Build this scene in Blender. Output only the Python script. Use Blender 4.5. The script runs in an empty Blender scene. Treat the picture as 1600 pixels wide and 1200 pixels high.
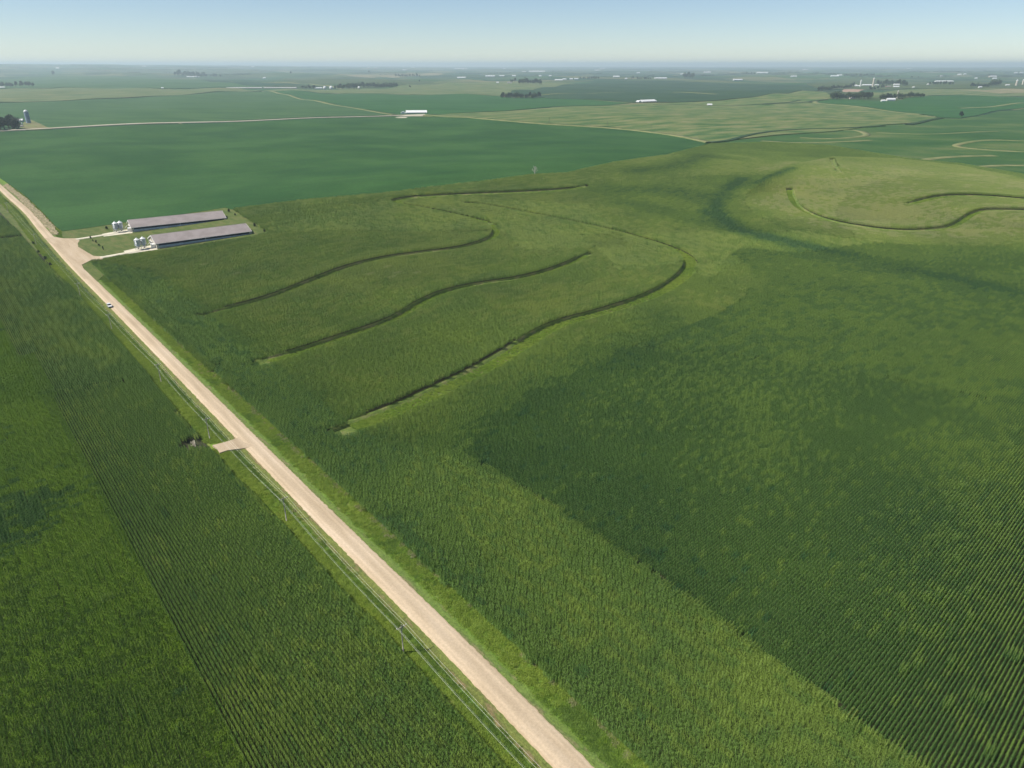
import bpy, math, random
import numpy as np
from mathutils import Vector, Matrix
from mathutils.geometry import delaunay_2d_cdt

random.seed(7)
rng = np.random.default_rng(11)
S = bpy.context.scene
COL = S.collection
RAD = math.radians

# ------------------------------------------------------------------ camera
CAM_H = 116.0
FPX = 1109.0
PITCH = RAD(24.2)
cd = bpy.data.cameras.new('camera')
cd.sensor_fit = 'HORIZONTAL'
cd.sensor_width = 36.0
cd.lens = FPX / 1600.0 * 36.0
cd.clip_start = 1.0
cd.clip_end = 90000.0
cam = bpy.data.objects.new('camera', cd)
cam.location = (0, 0, CAM_H)
cam.rotation_euler = (RAD(90) - PITCH, 0, 0)
COL.objects.link(cam)
S.camera = cam

# ------------------------------------------------------------------ sky, sun, exposure
SUN_EL = RAD(53.0)
SUN_AZ = math.atan2(-0.975, -0.22)
w = bpy.data.worlds.new('World')
S.world = w
w.use_nodes = True
nt = w.node_tree
bg = nt.nodes['Background']
sky = nt.nodes.new('ShaderNodeTexSky')
sky.sky_type = 'NISHITA'
sky.sun_disc = False
sky.sun_elevation = SUN_EL
sky.sun_rotation = SUN_AZ % (2 * math.pi)
sky.altitude = 450
sky.air_density = 0.8
sky.dust_density = 0.0
sky.ozone_density = 2.0
sky_tint = nt.nodes.new('ShaderNodeMix')
sky_tint.data_type = 'RGBA'
sky_tint.blend_type = 'MULTIPLY'
sky_tint.inputs[0].default_value = 1.0
sky_tint.inputs[7].default_value = (.97, .98, 1.0, 1)
nt.links.new(sky.outputs[0], sky_tint.inputs[6])
nt.links.new(sky_tint.outputs[2], bg.inputs[0])
bg.inputs[1].default_value = 0.066
sl = bpy.data.lights.new('sun', 'SUN')
sl.energy = 4.0
sl.angle = RAD(0.55)
sl.color = (1.0, 0.94, 0.84)
sun = bpy.data.objects.new('sun', sl)
COL.objects.link(sun)
sv = Vector((math.sin(SUN_AZ) * math.cos(SUN_EL), math.cos(SUN_AZ) * math.cos(SUN_EL), math.sin(SUN_EL)))
sun.rotation_euler = (-sv).to_track_quat('-Z', 'Y').to_euler()
sun.location = sv * 300
S.view_settings.view_transform = 'Standard'
S.view_settings.look = 'None'
S.view_settings.exposure = 0.72
S.view_settings.gamma = 1.0
S.view_settings.use_curve_mapping = False
S.render.engine = 'CYCLES'
cy = S.cycles
cy.max_bounces = 4
cy.diffuse_bounces = 3
cy.glossy_bounces = 1
cy.transmission_bounces = 2
cy.volume_bounces = 1
cy.transparent_max_bounces = 4
cy.caustics_reflective = False
cy.caustics_refractive = False
cy.use_denoising = True
cy.denoiser = 'OPENIMAGEDENOISE'
cy.denoising_input_passes = 'RGB_ALBEDO_NORMAL'
cy.denoising_prefilter = 'ACCURATE'

# ------------------------------------------------------------------ terrain
CP, SP = math.cos(PITCH), math.sin(PITCH)


def ray(px, py):
    x = (px - 800.0) / FPX
    y = (600.0 - py) / FPX
    return np.array([x, CP + y * SP, -SP + y * CP])


def flat(px, py):
    d = ray(px, py)
    return d[:2] * (CAM_H / -d[2])


def sstep(a, b, x):
    t = np.clip((x - a) / (b - a), 0, 1)
    return t * t * (3 - 2 * t)


BUMPS = []
for bpx, bpy_, bh, bs in [(1390, 312, 12.0, 135), (1010, 258, 9, 140), (840, 282, 8, 120), (660, 304, 6.5, 110), (490, 318, 4, 90), (1240, 232, 6, 170), (1000, 186, 9, 300),
                          (1260, 152, 12, 420), (1480, 215, 5, 200), (300, 190, 7, 450), (600, 250, 3, 220)]:
    c_ = flat(bpx, bpy_)
    BUMPS.append((c_[0], c_[1], bh, bs))
WAVES = [(351, 0.3, 0.2, 1), (527, 1.7, 1.1, 1), (902, 2.6, 2.0, 1)]
FWAVES = [(1900, 0.5, 0.7, 1), (2750, 1.3, 2.1, 1), (4300, 2.2, 0.3, 1), (1350, 1.55, 4.0, .6)]


def T(x, y):
    x = np.asarray(x, float)
    y = np.asarray(y, float)
    r = np.hypot(x, y)
    z = np.zeros_like(r)
    for cx, cy_, bh, bs in BUMPS:
        z = z + bh * np.exp(-((x - cx) ** 2 + (y - cy_) ** 2) / (2 * bs * bs))
    a = 1.6 * sstep(560, 1300, r) + 2.4 * sstep(1500, 4000, r)
    for L, th, ph, k in WAVES:
        z = z + a * k * 0.6 * np.sin((x * math.cos(th) + y * math.sin(th)) * 2 * math.pi / L + ph)
    b = 5 * sstep(2500, 5000, r) + 11 * sstep(5000, 11000, r)
    for L, th, ph, k in FWAVES:
        z = z + b * k * 0.5 * np.sin((x * math.cos(th) + y * math.sin(th)) * 2 * math.pi / L + ph)
    az = np.arctan2(x, y)
    z = z + 130 * sstep(7000, 22000, r) * (1 - sstep(-0.75, 0.02, az)) + 25 * sstep(12000, 30000, r)
    return z


TS = np.geomspace(40, 42000, 900)


def cast(px, py, off=0.0):
    d = ray(px, py)
    P = d[None, :] * TS[:, None]
    below = (CAM_H + P[:, 2]) < T(P[:, 0], P[:, 1]) + off
    if not below.any():
        d = d / np.hypot(d[0], d[1])
        return np.array([d[0] * 26000, d[1] * 26000])
    i = int(np.argmax(below))
    lo, hi = TS[max(i - 1, 0)], TS[i]
    for _ in range(24):
        m = (lo + hi) / 2
        q = d * m
        if CAM_H + q[2] < T(q[0], q[1]) + off:
            hi = m
        else:
            lo = m
    return d[:2] * hi


def casts(pts, off=0.0):
    return np.array([cast(a, b, off) for a, b in pts])


def project(P, z):
    x, y = P[:, 0], P[:, 1]
    dz = z - CAM_H
    depth = y * CP - dz * SP
    up = y * SP + dz * CP
    depth = np.where(depth < 1, 1, depth)
    ok = (y * CP - dz * SP) > 1
    return 800 + FPX * x / depth, 600 - FPX * up / depth, ok


def pxm(p):  # pixels of the photograph per metre at a ground point
    return FPX / (p[1] * CP + CAM_H * SP)


# ------------------------------------------------------------------ materials
def lin(r, g, b):
    f = lambda c: (c / 255 / 12.92) if c / 255 <= 0.04045 else ((c / 255 + 0.055) / 1.055) ** 2.4
    return (f(r), f(g), f(b), 1)


def mat(name, col, rough=0.7, spec=0.3, metal=0.0):
    m = bpy.data.materials.new(name)
    m.use_nodes = True
    b = m.node_tree.nodes['Principled BSDF']
    b.inputs['Base Color'].default_value = (*col[:3], 1)
    b.inputs['Roughness'].default_value = rough
    b.inputs['Specular IOR Level'].default_value = spec
    b.inputs['Metallic'].default_value = metal
    return m


def N(m, t, **kw):
    n = m.node_tree.nodes.new(t)
    for k, v in kw.items():
        setattr(n, k, v)
    return n


def LK(m, a, b):
    m.node_tree.links.new(a, b)


def pos_node(m):
    return N(m, 'ShaderNodeNewGeometry').outputs['Position']


def noise(m, vec, scale, detail=3, rough=0.55):
    n = N(m, 'ShaderNodeTexNoise')
    n.inputs['Scale'].default_value = scale
    n.inputs['Detail'].default_value = detail
    n.inputs['Roughness'].default_value = rough
    LK(m, vec, n.inputs['Vector'])
    return n.outputs['Fac']


def ramp(m, fac, stops):
    n = N(m, 'ShaderNodeValToRGB')
    cr = n.color_ramp
    while len(cr.elements) < len(stops):
        cr.elements.new(0.5)
    for e, (p, c) in zip(cr.elements, stops):
        e.position = p
        e.color = (*c[:3], 1)
    LK(m, fac, n.inputs[0])
    return n.outputs[0]


def mix(m, fac, a, b, mode='MIX'):
    n = N(m, 'ShaderNodeMix', data_type='RGBA', blend_type=mode)
    if isinstance(fac, (int, float)):
        n.inputs[0].default_value = fac
    else:
        LK(m, fac, n.inputs[0])
    for s, v in ((n.inputs[6], a), (n.inputs[7], b)):
        if isinstance(v, (tuple, list)):
            s.default_value = (*v[:3], 1)
        else:
            LK(m, v, s)
    return n.outputs[2]


def mapping(m, vec, scale=(1, 1, 1), rot=0.0):
    if rot:
        q = N(m, 'ShaderNodeMapping')
        q.inputs['Rotation'].default_value = (0, 0, rot)
        LK(m, vec, q.inputs['Vector'])
        vec = q.outputs[0]
    n = N(m, 'ShaderNodeMapping')
    n.inputs['Scale'].default_value = scale
    LK(m, vec, n.inputs['Vector'])
    return n.outputs[0]


def mottled(name, stops, scale, stretch=(1, 1, 1), rot=0.0, fine=0.25, fine_scale=0.5, bump=0.0, rough=0.85, spec=0.15,
            warp=0.0, rows=0.0):
    """colour ramp over a stretched noise, with a finer noise multiplied in"""
    m = mat(name, stops[0][1], rough, spec)
    p = pos_node(m)
    v = mapping(m, p, stretch, rot)
    a = noise(m, v, scale, 4, 0.6)
    c = ramp(m, a, [(.5 + (q - .5) * .55, k) for q, k in stops])
    if fine:
        f = noise(m, p, fine_scale, 3, 0.7)
        f = ramp(m, f, [(0.25, (1 - fine,) * 3), (0.75, (1 + fine,) * 3)])
        c = mix(m, 1.0, c, f, 'MULTIPLY')
    if rows:   # faint drilled rows and sprayer lines
        q = noise(m, mapping(m, p, (.04, 1, 1), -RANG - 1.45), .16, 4, .7)
        c = mix(m, 1.0, c, ramp(m, q, [(.36, (1 - rows,) * 3), (.64, (1 + rows,) * 3)]), 'MULTIPLY')
    b = m.node_tree.nodes['Principled BSDF']
    LK(m, c, b.inputs['Base Color'])
    if bump:
        bn = N(m, 'ShaderNodeBump')
        bn.inputs['Strength'].default_value = bump
        bn.inputs['Distance'].default_value = 0.6
        LK(m, noise(m, p, fine_scale * 1.6, 3, 0.7), bn.inputs['Height'])
        LK(m, bn.outputs[0], b.inputs['Normal'])
    return m


M = {}
M['white'] = mottled('white_paint', [(0.3, (.60, .60, .57)), (0.7, (.70, .70, .68))], 0.6, fine=0.06, rough=0.5, spec=.4)
M['white_roof'] = mottled('white_metal_roof', [(0.3, (.62, .63, .63)), (0.7, (.72, .72, .72))], 0.2, fine=0.04, rough=0.4, spec=.5)
M['roof'] = mottled('brown_grey_metal_roof', [(0.3, (.235, .205, .195)), (0.7, (.285, .25, .24))], 0.12, (1, 1, 1), fine=0.07, fine_scale=1.2, rough=0.55, spec=.2)
M['tan_wall'] = mottled('tan_metal_wall', [(0.3, (.42, .37, .31)), (0.7, (.52, .47, .40))], 0.6, fine=0.1)
M['curtain'] = mottled('navy_curtain', [(0.3, (.012, .014, .03)), (0.7, (.03, .033, .055))], 0.5, fine=0.2, rough=.6)
M['curtain_light'] = mottled('pale_blue_curtain', [(0.3, (.36, .42, .48)), (0.7, (.46, .52, .58))], 0.5, fine=0.1, rough=.6)
M['concrete'] = mottled('concrete', [(0.3, (.48, .44, .34)), (0.7, (.58, .54, .43))], 0.3, fine=0.1, fine_scale=1.5)
M['wall_concrete'] = mottled('wall_concrete', [(0.3, (.42, .41, .38)), (0.7, (.52, .5, .47))], 0.3, fine=0.1, fine_scale=1.5)
M['galv'] = mottled('galvanised_steel', [(.3, (.38, .42, .46)), (.7, (.50, .54, .58))], 0.8, fine=0.1, fine_scale=3, rough=.35, spec=.5)
M['galv'].node_tree.nodes['Principled BSDF'].inputs['Metallic'].default_value = 0.45
M['steel_dark'] = mat('dark_steel', (.12, .12, .13), .5)
M['door'] = mat('grey_door', (.45, .45, .46), .5)
M['dark'] = mat('dark_opening', (.015, .015, .015), .9)
M['pale_roof'] = mottled('pale_grey_metal_roof', [(0.3, (.36, .34, .33)), (0.7, (.44, .42, .41))], 0.2, fine=0.05, rough=0.5, spec=.3)
M['red'] = mottled('faded_red_wall', [(0.3, (.30, .11, .08)), (0.7, (.40, .17, .12))], 0.3, fine=.1)
M['grey_roof'] = mottled('grey_shingle_roof', [(0.3, (.22, .2, .19)), (0.7, (.3, .28, .27))], 0.5, fine=.15)
M['silo_tan'] = mottled('tan_silo_staves', [(0.3, (.50, .44, .36)), (0.7, (.60, .54, .46))], 0.4, fine=.1)
M['silo_blue'] = mottled('blue_grey_silo', [(0.3, (.20, .25, .33)), (0.7, (.30, .36, .44))], 0.4, fine=.1)
M['pole'] = mottled('weathered_pole_wood', [(0.3, (.30, .27, .23)), (0.7, (.42, .39, .34))], 1.5, fine=.2, fine_scale=6)
M['insulator'] = mat('pale_insulator', (.75, .78, .75), .25, .5)
M['wire'] = mat('aluminium_wire', (.74, .76, .66), .85, .1)
M['bark'] = mottled('bark', [(0.3, (.07, .055, .04)), (0.7, (.13, .105, .08))], 1.5, fine=.25, fine_scale=5)
M['dead_bark'] = mottled('bare_grey_branches', [(0.3, (.42, .38, .34)), (0.7, (.55, .50, .45))], 1.5, fine=.2, fine_scale=5)
M['pale_wood'] = mottled('pale_bare_wood', [(0.3, (.55, .48, .36)), (0.7, (.70, .63, .50))], 1.5, fine=.15, fine_scale=6)
M['car_paint'] = mat('silver_white_paint', (.66, .67, .68), .25, .6)
M['car_dark'] = mat('black_trim', (.015, .015, .018), .4, .5)
M['glass'] = mat('car_glass', (.02, .025, .03), .06, .6)
M['tyre'] = mat('tyre_rubber', (.02, .02, .02), .8)
M['rim'] = mat('wheel_rim', (.5, .5, .52), .3, .5, .7)
M['lamp_glass'] = mat('headlight_glass', (.8, .82, .85), .1, .6)
M['plate'] = mat('number_plate_white', (.8, .8, .8), .4)


def foliage(name, dark, light, tip=None, scale=0.35, transl=0.25, gloss=.35):
    """leaf material: large and small noise in world space, some light passing through"""
    m = mat(name, light, 0.55, gloss)
    p = pos_node(m)
    a = noise(m, p, scale, 3, 0.6)
    c = ramp(m, a, [(0.3, dark), (0.7, light)])
    big = noise(m, p, 0.022, 4, 0.6)
    c = mix(m, 1.0, c, ramp(m, big, [(0.3, (.72, .80, .86)), (0.7, (1.26, 1.16, 1.0))]), 'MULTIPLY')
    b = m.node_tree.nodes['Principled BSDF']
    LK(m, c, b.inputs['Base Color'])
    if transl:
        t = N(m, 'ShaderNodeBsdfTranslucent')
        LK(m, c, t.inputs['Color'])
        mx = N(m, 'ShaderNodeMixShader')
        mx.inputs[0].default_value = transl
        out = m.node_tree.nodes['Material Output']
        LK(m, b.outputs[0], mx.inputs[1])
        LK(m, t.outputs[0], mx.inputs[2])
        LK(m, mx.outputs[0], out.inputs['Surface'])
    return m


M['leaf_tree'] = foliage('tree_leaves', (.028, .050, .020), (.055, .092, .034), scale=.3, transl=.15)
M['leaf_dark'] = foliage('dark_tree_leaves', (.016, .032, .018), (.034, .060, .028), scale=.3, transl=.1)
M['leaf_shrub'] = foliage('shrub_leaves', (.012, .028, .012), (.03, .06, .022), scale=.8, transl=.1)


# ------------------------------------------------------------------ object helpers
class MB:
    def __init__(s):
        s.v, s.f, s.mi = [], [], []

    def add(s, vs, fs, mi=0):
        n = len(s.v)
        s.v += [tuple(map(float, q)) for q in vs]
        s.f += [tuple(i + n for i in q) for q in fs]
        s.mi += [mi] * len(fs)
        return s

    def box(s, x0, x1, y0, y1, z0, z1):
        return s.add([(x0, y0, z0), (x1, y0, z0), (x1, y1, z0), (x0, y1, z0), (x0, y0, z1), (x1, y0, z1), (x1, y1, z1), (x0, y1, z1)],
                     [(0, 3, 2, 1), (4, 5, 6, 7), (0, 1, 5, 4), (1, 2, 6, 5), (2, 3, 7, 6), (3, 0, 4, 7)])

    def lathe(s, prof, n=16, c=(0, 0), cap=True):
        vs, fs = [], []
        for r, z in prof:
            for k in range(n):
                a = 2 * math.pi * k / n
                vs.append((c[0] + r * math.cos(a), c[1] + r * math.sin(a), z))
        for i in range(len(prof) - 1):
            for k in range(n):
                fs.append((i * n + k, i * n + (k + 1) % n, (i + 1) * n + (k + 1) % n, (i + 1) * n + k))
        if cap:
            fs.append(tuple(reversed(range(n))))
            fs.append(tuple(range((len(prof) - 1) * n, len(prof) * n)))
        return s.add(vs, fs)

    def tube(s, pts, rs, n=6):
        pts = [Vector(p) for p in pts]
        vs, fs = [], []
        if isinstance(rs, (int, float)):
            rs = [rs] * len(pts)
        for i, p in enumerate(pts):
            d = (pts[min(i + 1, len(pts) - 1)] - pts[max(i - 1, 0)]).normalized()
            up = Vector((0, 0, 1)) if abs(d.z) < .95 else Vector((1, 0, 0))
            a = d.cross(up).normalized()
            b = d.cross(a).normalized()
            for k in range(n):
                t = 2 * math.pi * k / n
                vs.append(p + (a * math.cos(t) + b * math.sin(t)) * rs[i])
        for i in range(len(pts) - 1):
            for k in range(n):
                fs.append((i * n + k, i * n + (k + 1) % n, (i + 1) * n + (k + 1) % n, (i + 1) * n + k))
        fs.append(tuple(range(n)))
        fs.append(tuple(reversed(range((len(pts) - 1) * n, len(pts) * n))))
        return s.add(vs, fs)

    def prism(s, prof, x0, x1):
        """profile of (y, z) points extruded along x"""
        n = len(prof)
        vs = [(x0, y, z) for y, z in prof] + [(x1, y, z) for y, z in prof]
        fs = [(i, (i + 1) % n, n + (i + 1) % n, n + i) for i in range(n)]
        fs += [tuple(reversed(range(n))), tuple(range(n, 2 * n))]
        return s.add(vs, fs)

    def mesh(s, name, mats, smooth=False):
        me = bpy.data.meshes.new(name)
        me.from_pydata(s.v, [], s.f)
        for m in (mats if isinstance(mats, (list, tuple)) else [mats]):
            me.materials.append(m)
        if any(s.mi):
            me.polygons.foreach_set('material_index', s.mi)
        if smooth:
            me.polygons.foreach_set('use_smooth', [True] * len(me.polygons))
        me.update()
        return me

    def build(s, name, mats, parent=None, smooth=False):
        return link(name, s.mesh(name, mats, smooth), parent)


def link(name, me, parent=None):
    o = bpy.data.objects.new(name, me)
    COL.objects.link(o)
    if parent:
        o.parent = parent
    return o


def tag(o, label=None, cat=None, group=None, kind=None):
    if label: o['label'] = label
    if cat: o['category'] = cat
    if group: o['group'] = group
    if kind: o['kind'] = kind
    return o


def thing(name, label, cat, xy, z=0.0, rz=0.0, group=None, sc=1.0):
    o = bpy.data.objects.new(name, None)
    o.empty_display_size = 1.0
    COL.objects.link(o)
    o.location = (xy[0], xy[1], float(T(xy[0], xy[1])) + z)
    o.rotation_euler = (0, 0, rz)
    o.scale = (sc, sc, sc)
    return tag(o, label, cat, group)


def copy_tree(o, parent=None):
    c = o.copy()
    COL.objects.link(c)
    if parent: c.parent = parent
    for ch in o.children:
        copy_tree(ch, c)
    return c


def place(o, xy, z=0.0, rz=0.0, sc=None, label=None, group=None):
    o.location = (xy[0], xy[1], float(T(xy[0], xy[1])) + z)
    o.rotation_euler = (0, 0, rz)
    if sc is not None:
        o.scale = sc if isinstance(sc, tuple) else (sc, sc, sc)
    if label: o['label'] = label
    if group: o['group'] = group
    return o


# ------------------------------------------------------------------ ground sheet
# directions: the road runs away to the upper left; the section grid follows it
R0, R1 = flat(889, 1190), flat(343, 640)
RD = (R1 - R0) / np.hypot(*(R1 - R0))
RANG = math.atan2(RD[1], RD[0])
NR = np.array([RD[1], -RD[0]])  # to the right-hand side of the road


def ground_material():
    m = mat('farmland_ground', (.06, .1, .03), .9, .1)
    p = pos_node(m)
    v = mapping(m, p, (1, 1, 1), -RANG)
    wob = N(m, 'ShaderNodeTexNoise')
    wob.inputs['Scale'].default_value = 0.0016
    wob.inputs['Detail'].default_value = 2
    LK(m, v, wob.inputs['Vector'])
    vm = N(m, 'ShaderNodeVectorMath', operation='MULTIPLY_ADD')
    LK(m, wob.outputs['Color'], vm.inputs[0])
    vm.inputs[1].default_value = (260, 260, 0)
    LK(m, v, vm.inputs[2])
    br = N(m, 'ShaderNodeTexBrick')
    br.offset = 0.37
    br.inputs['Scale'].default_value = 1.0
    br.inputs['Brick Width'].default_value = 560
    br.inputs['Row Height'].default_value = 330
    br.inputs['Mortar Size'].default_value = 3.5
    br.inputs['Mortar Smooth'].default_value = 0.1
    br.inputs['Color1'].default_value = (0, 0, 0, 1)
    br.inputs['Color2'].default_value = (1, 1, 1, 1)
    br.inputs['Mortar'].default_value = (.5, .5, .5, 1)
    LK(m, vm.outputs[0], br.inputs['Vector'])
    cells = ramp(m, br.outputs['Color'], [(0.0, (.020, .058, .026)), (.22, (.024, .072, .028)), (.30, (.055, .080, .028)), (.48, (.016, .048, .022)),
                                          (.55, (.030, .095, .034)), (.72, (.070, .095, .034)), (.82, (.15, .15, .070)), (.93, (.032, .080, .028))])
    st = noise(m, mapping(m, p, (1, 2.6, 1), -0.4), 0.006, 5, .65)
    c = mix(m, 1.0, cells, ramp(m, st, [(.3, (.74, .8, .85)), (.55, (1, 1, 1)), (.75, (1.35, 1.22, 1.1))]), 'MULTIPLY')
    c = mix(m, br.outputs['Fac'], c, (.17, .17, .10))
    ln_ = N(m, 'ShaderNodeVectorMath', operation='LENGTH')
    LK(m, p, ln_.inputs[0])
    mr = N(m, 'ShaderNodeMapRange')
    mr.inputs['From Min'].default_value = 1250
    mr.inputs['From Max'].default_value = 1500
    LK(m, ln_.outputs['Value'], mr.inputs['Value'])
    c = mix(m, mr.outputs[0], (.045, .05, .026), c)
    near = noise(m, p, 0.9, 4, .7)
    c = mix(m, 1.0, c, ramp(m, near, [(.3, (.72, .74, .72)), (.7, (1.25, 1.22, 1.2))]), 'MULTIPLY')
    LK(m, c, m.node_tree.nodes['Principled BSDF'].inputs['Base Color'])
    return m


def build_ground():
    rr = np.concatenate([[0.0], np.geomspace(15, 40000, 300)])
    th = np.concatenate([np.linspace(-52, 52, 300), np.linspace(52, 308, 52)[1:-1]])
    th = np.radians(th)
    nr_, na = len(rr), len(th)
    X = rr[:, None] * np.sin(th)[None]
    Y = rr[:, None] * np.cos(th)[None]
    Z = T(X, Y)
    V = np.stack([X, Y, Z], -1).reshape(-1, 3)
    i, j = np.meshgrid(np.arange(nr_ - 1), np.arange(na), indexing='ij')
    j2 = (j + 1) % na
    F = np.stack([i * na + j, (i + 1) * na + j, (i + 1) * na + j2, i * na + j2], -1).reshape(-1, 4)
    F = F[:, ::-1]
    me = bpy.data.meshes.new('ground')
    me.vertices.add(len(V))
    me.vertices.foreach_set('co', V.ravel())
    me.loops.add(F.size)
    me.loops.foreach_set('vertex_index', F.ravel())
    me.polygons.add(len(F))
    me.polygons.foreach_set('loop_start', np.arange(0, F.size, 4))
    me.polygons.foreach_set('use_smooth', np.ones(len(F), bool))
    me.update(calc_edges=True)
    me.validate()
    me.materials.append(ground_material())
    tag(link('ground', me), kind='structure')


build_ground()


# ------------------------------------------------------------------ draped sheets and strips
def dens(poly, closed=True, k=0.02, mn=5.0):
    out = []
    n = len(poly)
    for i in range(n if closed else n - 1):
        a, b = np.array(poly[i]), np.array(poly[(i + 1) % n])
        st = max(mn, k * np.hypot(*((a + b) / 2)))
        q = max(1, int(np.hypot(*(b - a)) / st))
        for t in range(q):
            out.append(a + (b - a) * t / q)
    if not closed:
        out.append(np.array(poly[-1]))
    return np.array(out)


def inside(P, poly):
    x, y = P[:, 0], P[:, 1]
    r = np.zeros(len(P), bool)
    n = len(poly)
    for i in range(n):
        x1, y1 = poly[i]
        x2, y2 = poly[(i + 1) % n]
        c = ((y1 > y) != (y2 > y))
        with np.errstate(divide='ignore', invalid='ignore'):
            xi = (x2 - x1) * (y - y1) / (y2 - y1 + 1e-12) + x1
        r ^= c & (x < xi)
    return r


def smooth_line(pts, it=2):
    pts = np.array(pts, float)
    for _ in range(it):
        q = [pts[0]]
        for a, b in zip(pts[:-1], pts[1:]):
            q += [a * .75 + b * .25, a * .25 + b * .75]
        q.append(pts[-1])
        pts = np.array(q)
    return pts


def slab(name, pts, h, m, ground_pts=False, k=0.02, mn=6.0, rough_edge=0.0):
    """crop or lawn sheet of real thickness h draped over the ground"""
    P = np.array(pts) if ground_pts else casts(pts, h)
    B = dens(P, True, k, mn)
    if rough_edge:
        B = B + rng.normal(0, rough_edge, B.shape)
    lo, hi = B.min(0), B.max(0)
    cen = (lo + hi) / 2
    st = max(mn, k * max(60, np.hypot(*cen)))
    gx, gy = np.meshgrid(np.arange(lo[0], hi[0], st), np.arange(lo[1], hi[1], st))
    G = np.stack([gx.ravel(), gy.ravel()], -1)
    G = G[inside(G, B)]
    if len(G):
        d = np.full(len(G), 1e9)
        for b in B:
            d = np.minimum(d, np.hypot(G[:, 0] - b[0], G[:, 1] - b[1]))
        G = G[d > st * .4]
    vs = [Vector(q) for q in B] + [Vector(q) for q in G]
    nb = len(B)
    res = delaunay_2d_cdt(vs, [], [list(range(nb))], 1, 1e-4)
    V2, E2, F2 = res[0], res[1], res[2]
    V2 = np.array([(q[0], q[1]) for q in V2])
    z = T(V2[:, 0], V2[:, 1])
    V = [(a, b, c + h) for (a, b), c in zip(V2, z)]
    F = []
    cnt = {}
    for f in F2:
        a, b, c = (V2[i] for i in f)
        if (b[0] - a[0]) * (c[1] - a[1]) - (b[1] - a[1]) * (c[0] - a[0]) < 0:
            f = list(reversed(f))
        f = list(f)
        F.append(f)
        for i in range(3):
            e = (f[i], f[(i + 1) % 3])
            cnt[e] = 1
    n = len(V)
    low = {}
    for (a, b) in list(cnt):
        if (b, a) not in cnt:
            for q in (a, b):
                if q not in low:
                    low[q] = len(V)
                    V.append((V2[q][0], V2[q][1], z[q] - 0.4))
            F.append([b, a, low[a], low[b]])
    me = bpy.data.meshes.new(name)
    me.from_pydata(V, [], F)
    me.materials.append(m)
    me.update()
    return link(name, me)


def strip(name, line, wl, wr, z, m, wob=0.0, k=0.012, mn=3.0, sm=2, profile=None):
    """band along a ground line, from wl metres left to wr metres right of it"""
    L = dens(smooth_line(line, sm), False, k, mn)
    d = np.gradient(L, axis=0)
    d /= np.hypot(d[:, 0], d[:, 1])[:, None]
    nn = np.stack([d[:, 1], -d[:, 0]], -1)
    us = np.array(profile)[:, 0] if profile else np.array([-wl, -wl, (wr - wl) / 2, wr, wr])
    zs = np.array(profile)[:, 1] if profile else np.array([-.4, z, z + .02, z, -.4])
    V, F = [], []
    q = len(us)
    for i, (p, n_) in enumerate(zip(L, nn)):
        j = rng.normal(0, wob) if wob else 0
        j2 = rng.normal(0, wob) if wob else 0
        for kk, (u, zz) in enumerate(zip(us, zs)):
            uu = u + (j if u < 0 else j2) * (abs(u) / max(abs(us[0]), abs(us[-1])))
            x, y = p + n_ * uu
            V.append((x, y, float(T(x, y)) + zz))
    for i in range(len(L) - 1):
        for kk in range(q - 1):
            F.append((i * q + kk, i * q + kk + 1, (i + 1) * q + kk + 1, (i + 1) * q + kk))
    me = bpy.data.meshes.new(name)
    me.from_pydata(V, [], F)
    at = me.attributes.new('across', 'FLOAT', 'POINT')
    at.data.foreach_set('value', np.tile(us, len(L)).astype(np.float32))
    me.polygons.foreach_set('use_smooth', [True] * len(me.polygons))
    me.materials.append(m)
    me.update()
    return link(name, me)


# ------------------------------------------------------------------ haze
hz = MB().box(-46000, 46000, -46000, 46000, -42, 210).build('haze', [])
hm = bpy.data.materials.new('haze_air')
hm.use_nodes = True
hm.node_tree.nodes.remove(hm.node_tree.nodes['Principled BSDF'])
pv = hm.node_tree.nodes.new('ShaderNodeVolumePrincipled')
pv.inputs['Color'].default_value = (.75, .885, 1.0, 1)
pv.inputs['Density'].default_value = 7e-5
pv.inputs['Anisotropy'].default_value = 0.2
hm.node_tree.links.new(pv.outputs[0], hm.node_tree.nodes['Material Output'].inputs['Volume'])
hz.data.materials.append(hm)
tag(hz, kind='stuff')

# ------------------------------------------------------------------ road
ROAD_PX = [(955, 1300), (897, 1200), (715, 1013), (489, 790), (342, 640), (179, 476), (138, 436), (112, 410), (88, 383), (67, 360), (45, 332), (20, 311), (3, 295)]
RC = casts([(a, b) for a, b in ROAD_PX if b <= 1200], 0.6)
first = RC[0] + (RC[0] - RC[1]) / np.hypot(*(RC[0] - RC[1])) * 160
last = RC[-1] + (RC[-1] - RC[-3]) / np.hypot(*(RC[-1] - RC[-3])) * 260
ROAD = np.vstack([first, RC, last])
ROAD_S = dens(smooth_line(ROAD, 2), False, 0.0, 4.0)
HW = 3.0


def polydist(P, L):
    """distance to a polyline, signed side (+ right of its direction), index of nearest segment"""
    best = np.full(len(P), 1e18)
    side = np.zeros(len(P))
    ang = np.zeros(len(P))
    for a, b in zip(L[:-1], L[1:]):
        e = b - a
        ll = e @ e
        if ll < 1e-9: continue
        t = np.clip(((P - a) @ e) / ll, 0, 1)
        dx = P - (a + t[:, None] * e)
        d = dx[:, 0] ** 2 + dx[:, 1] ** 2
        s = -(e[0] * dx[:, 1] - e[1] * dx[:, 0])
        m_ = d < best
        best[m_] = d[m_]
        side[m_] = s[m_]
        ang[m_] = math.atan2(e[1], e[0])
    return np.sqrt(best), np.sign(side), ang


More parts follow.
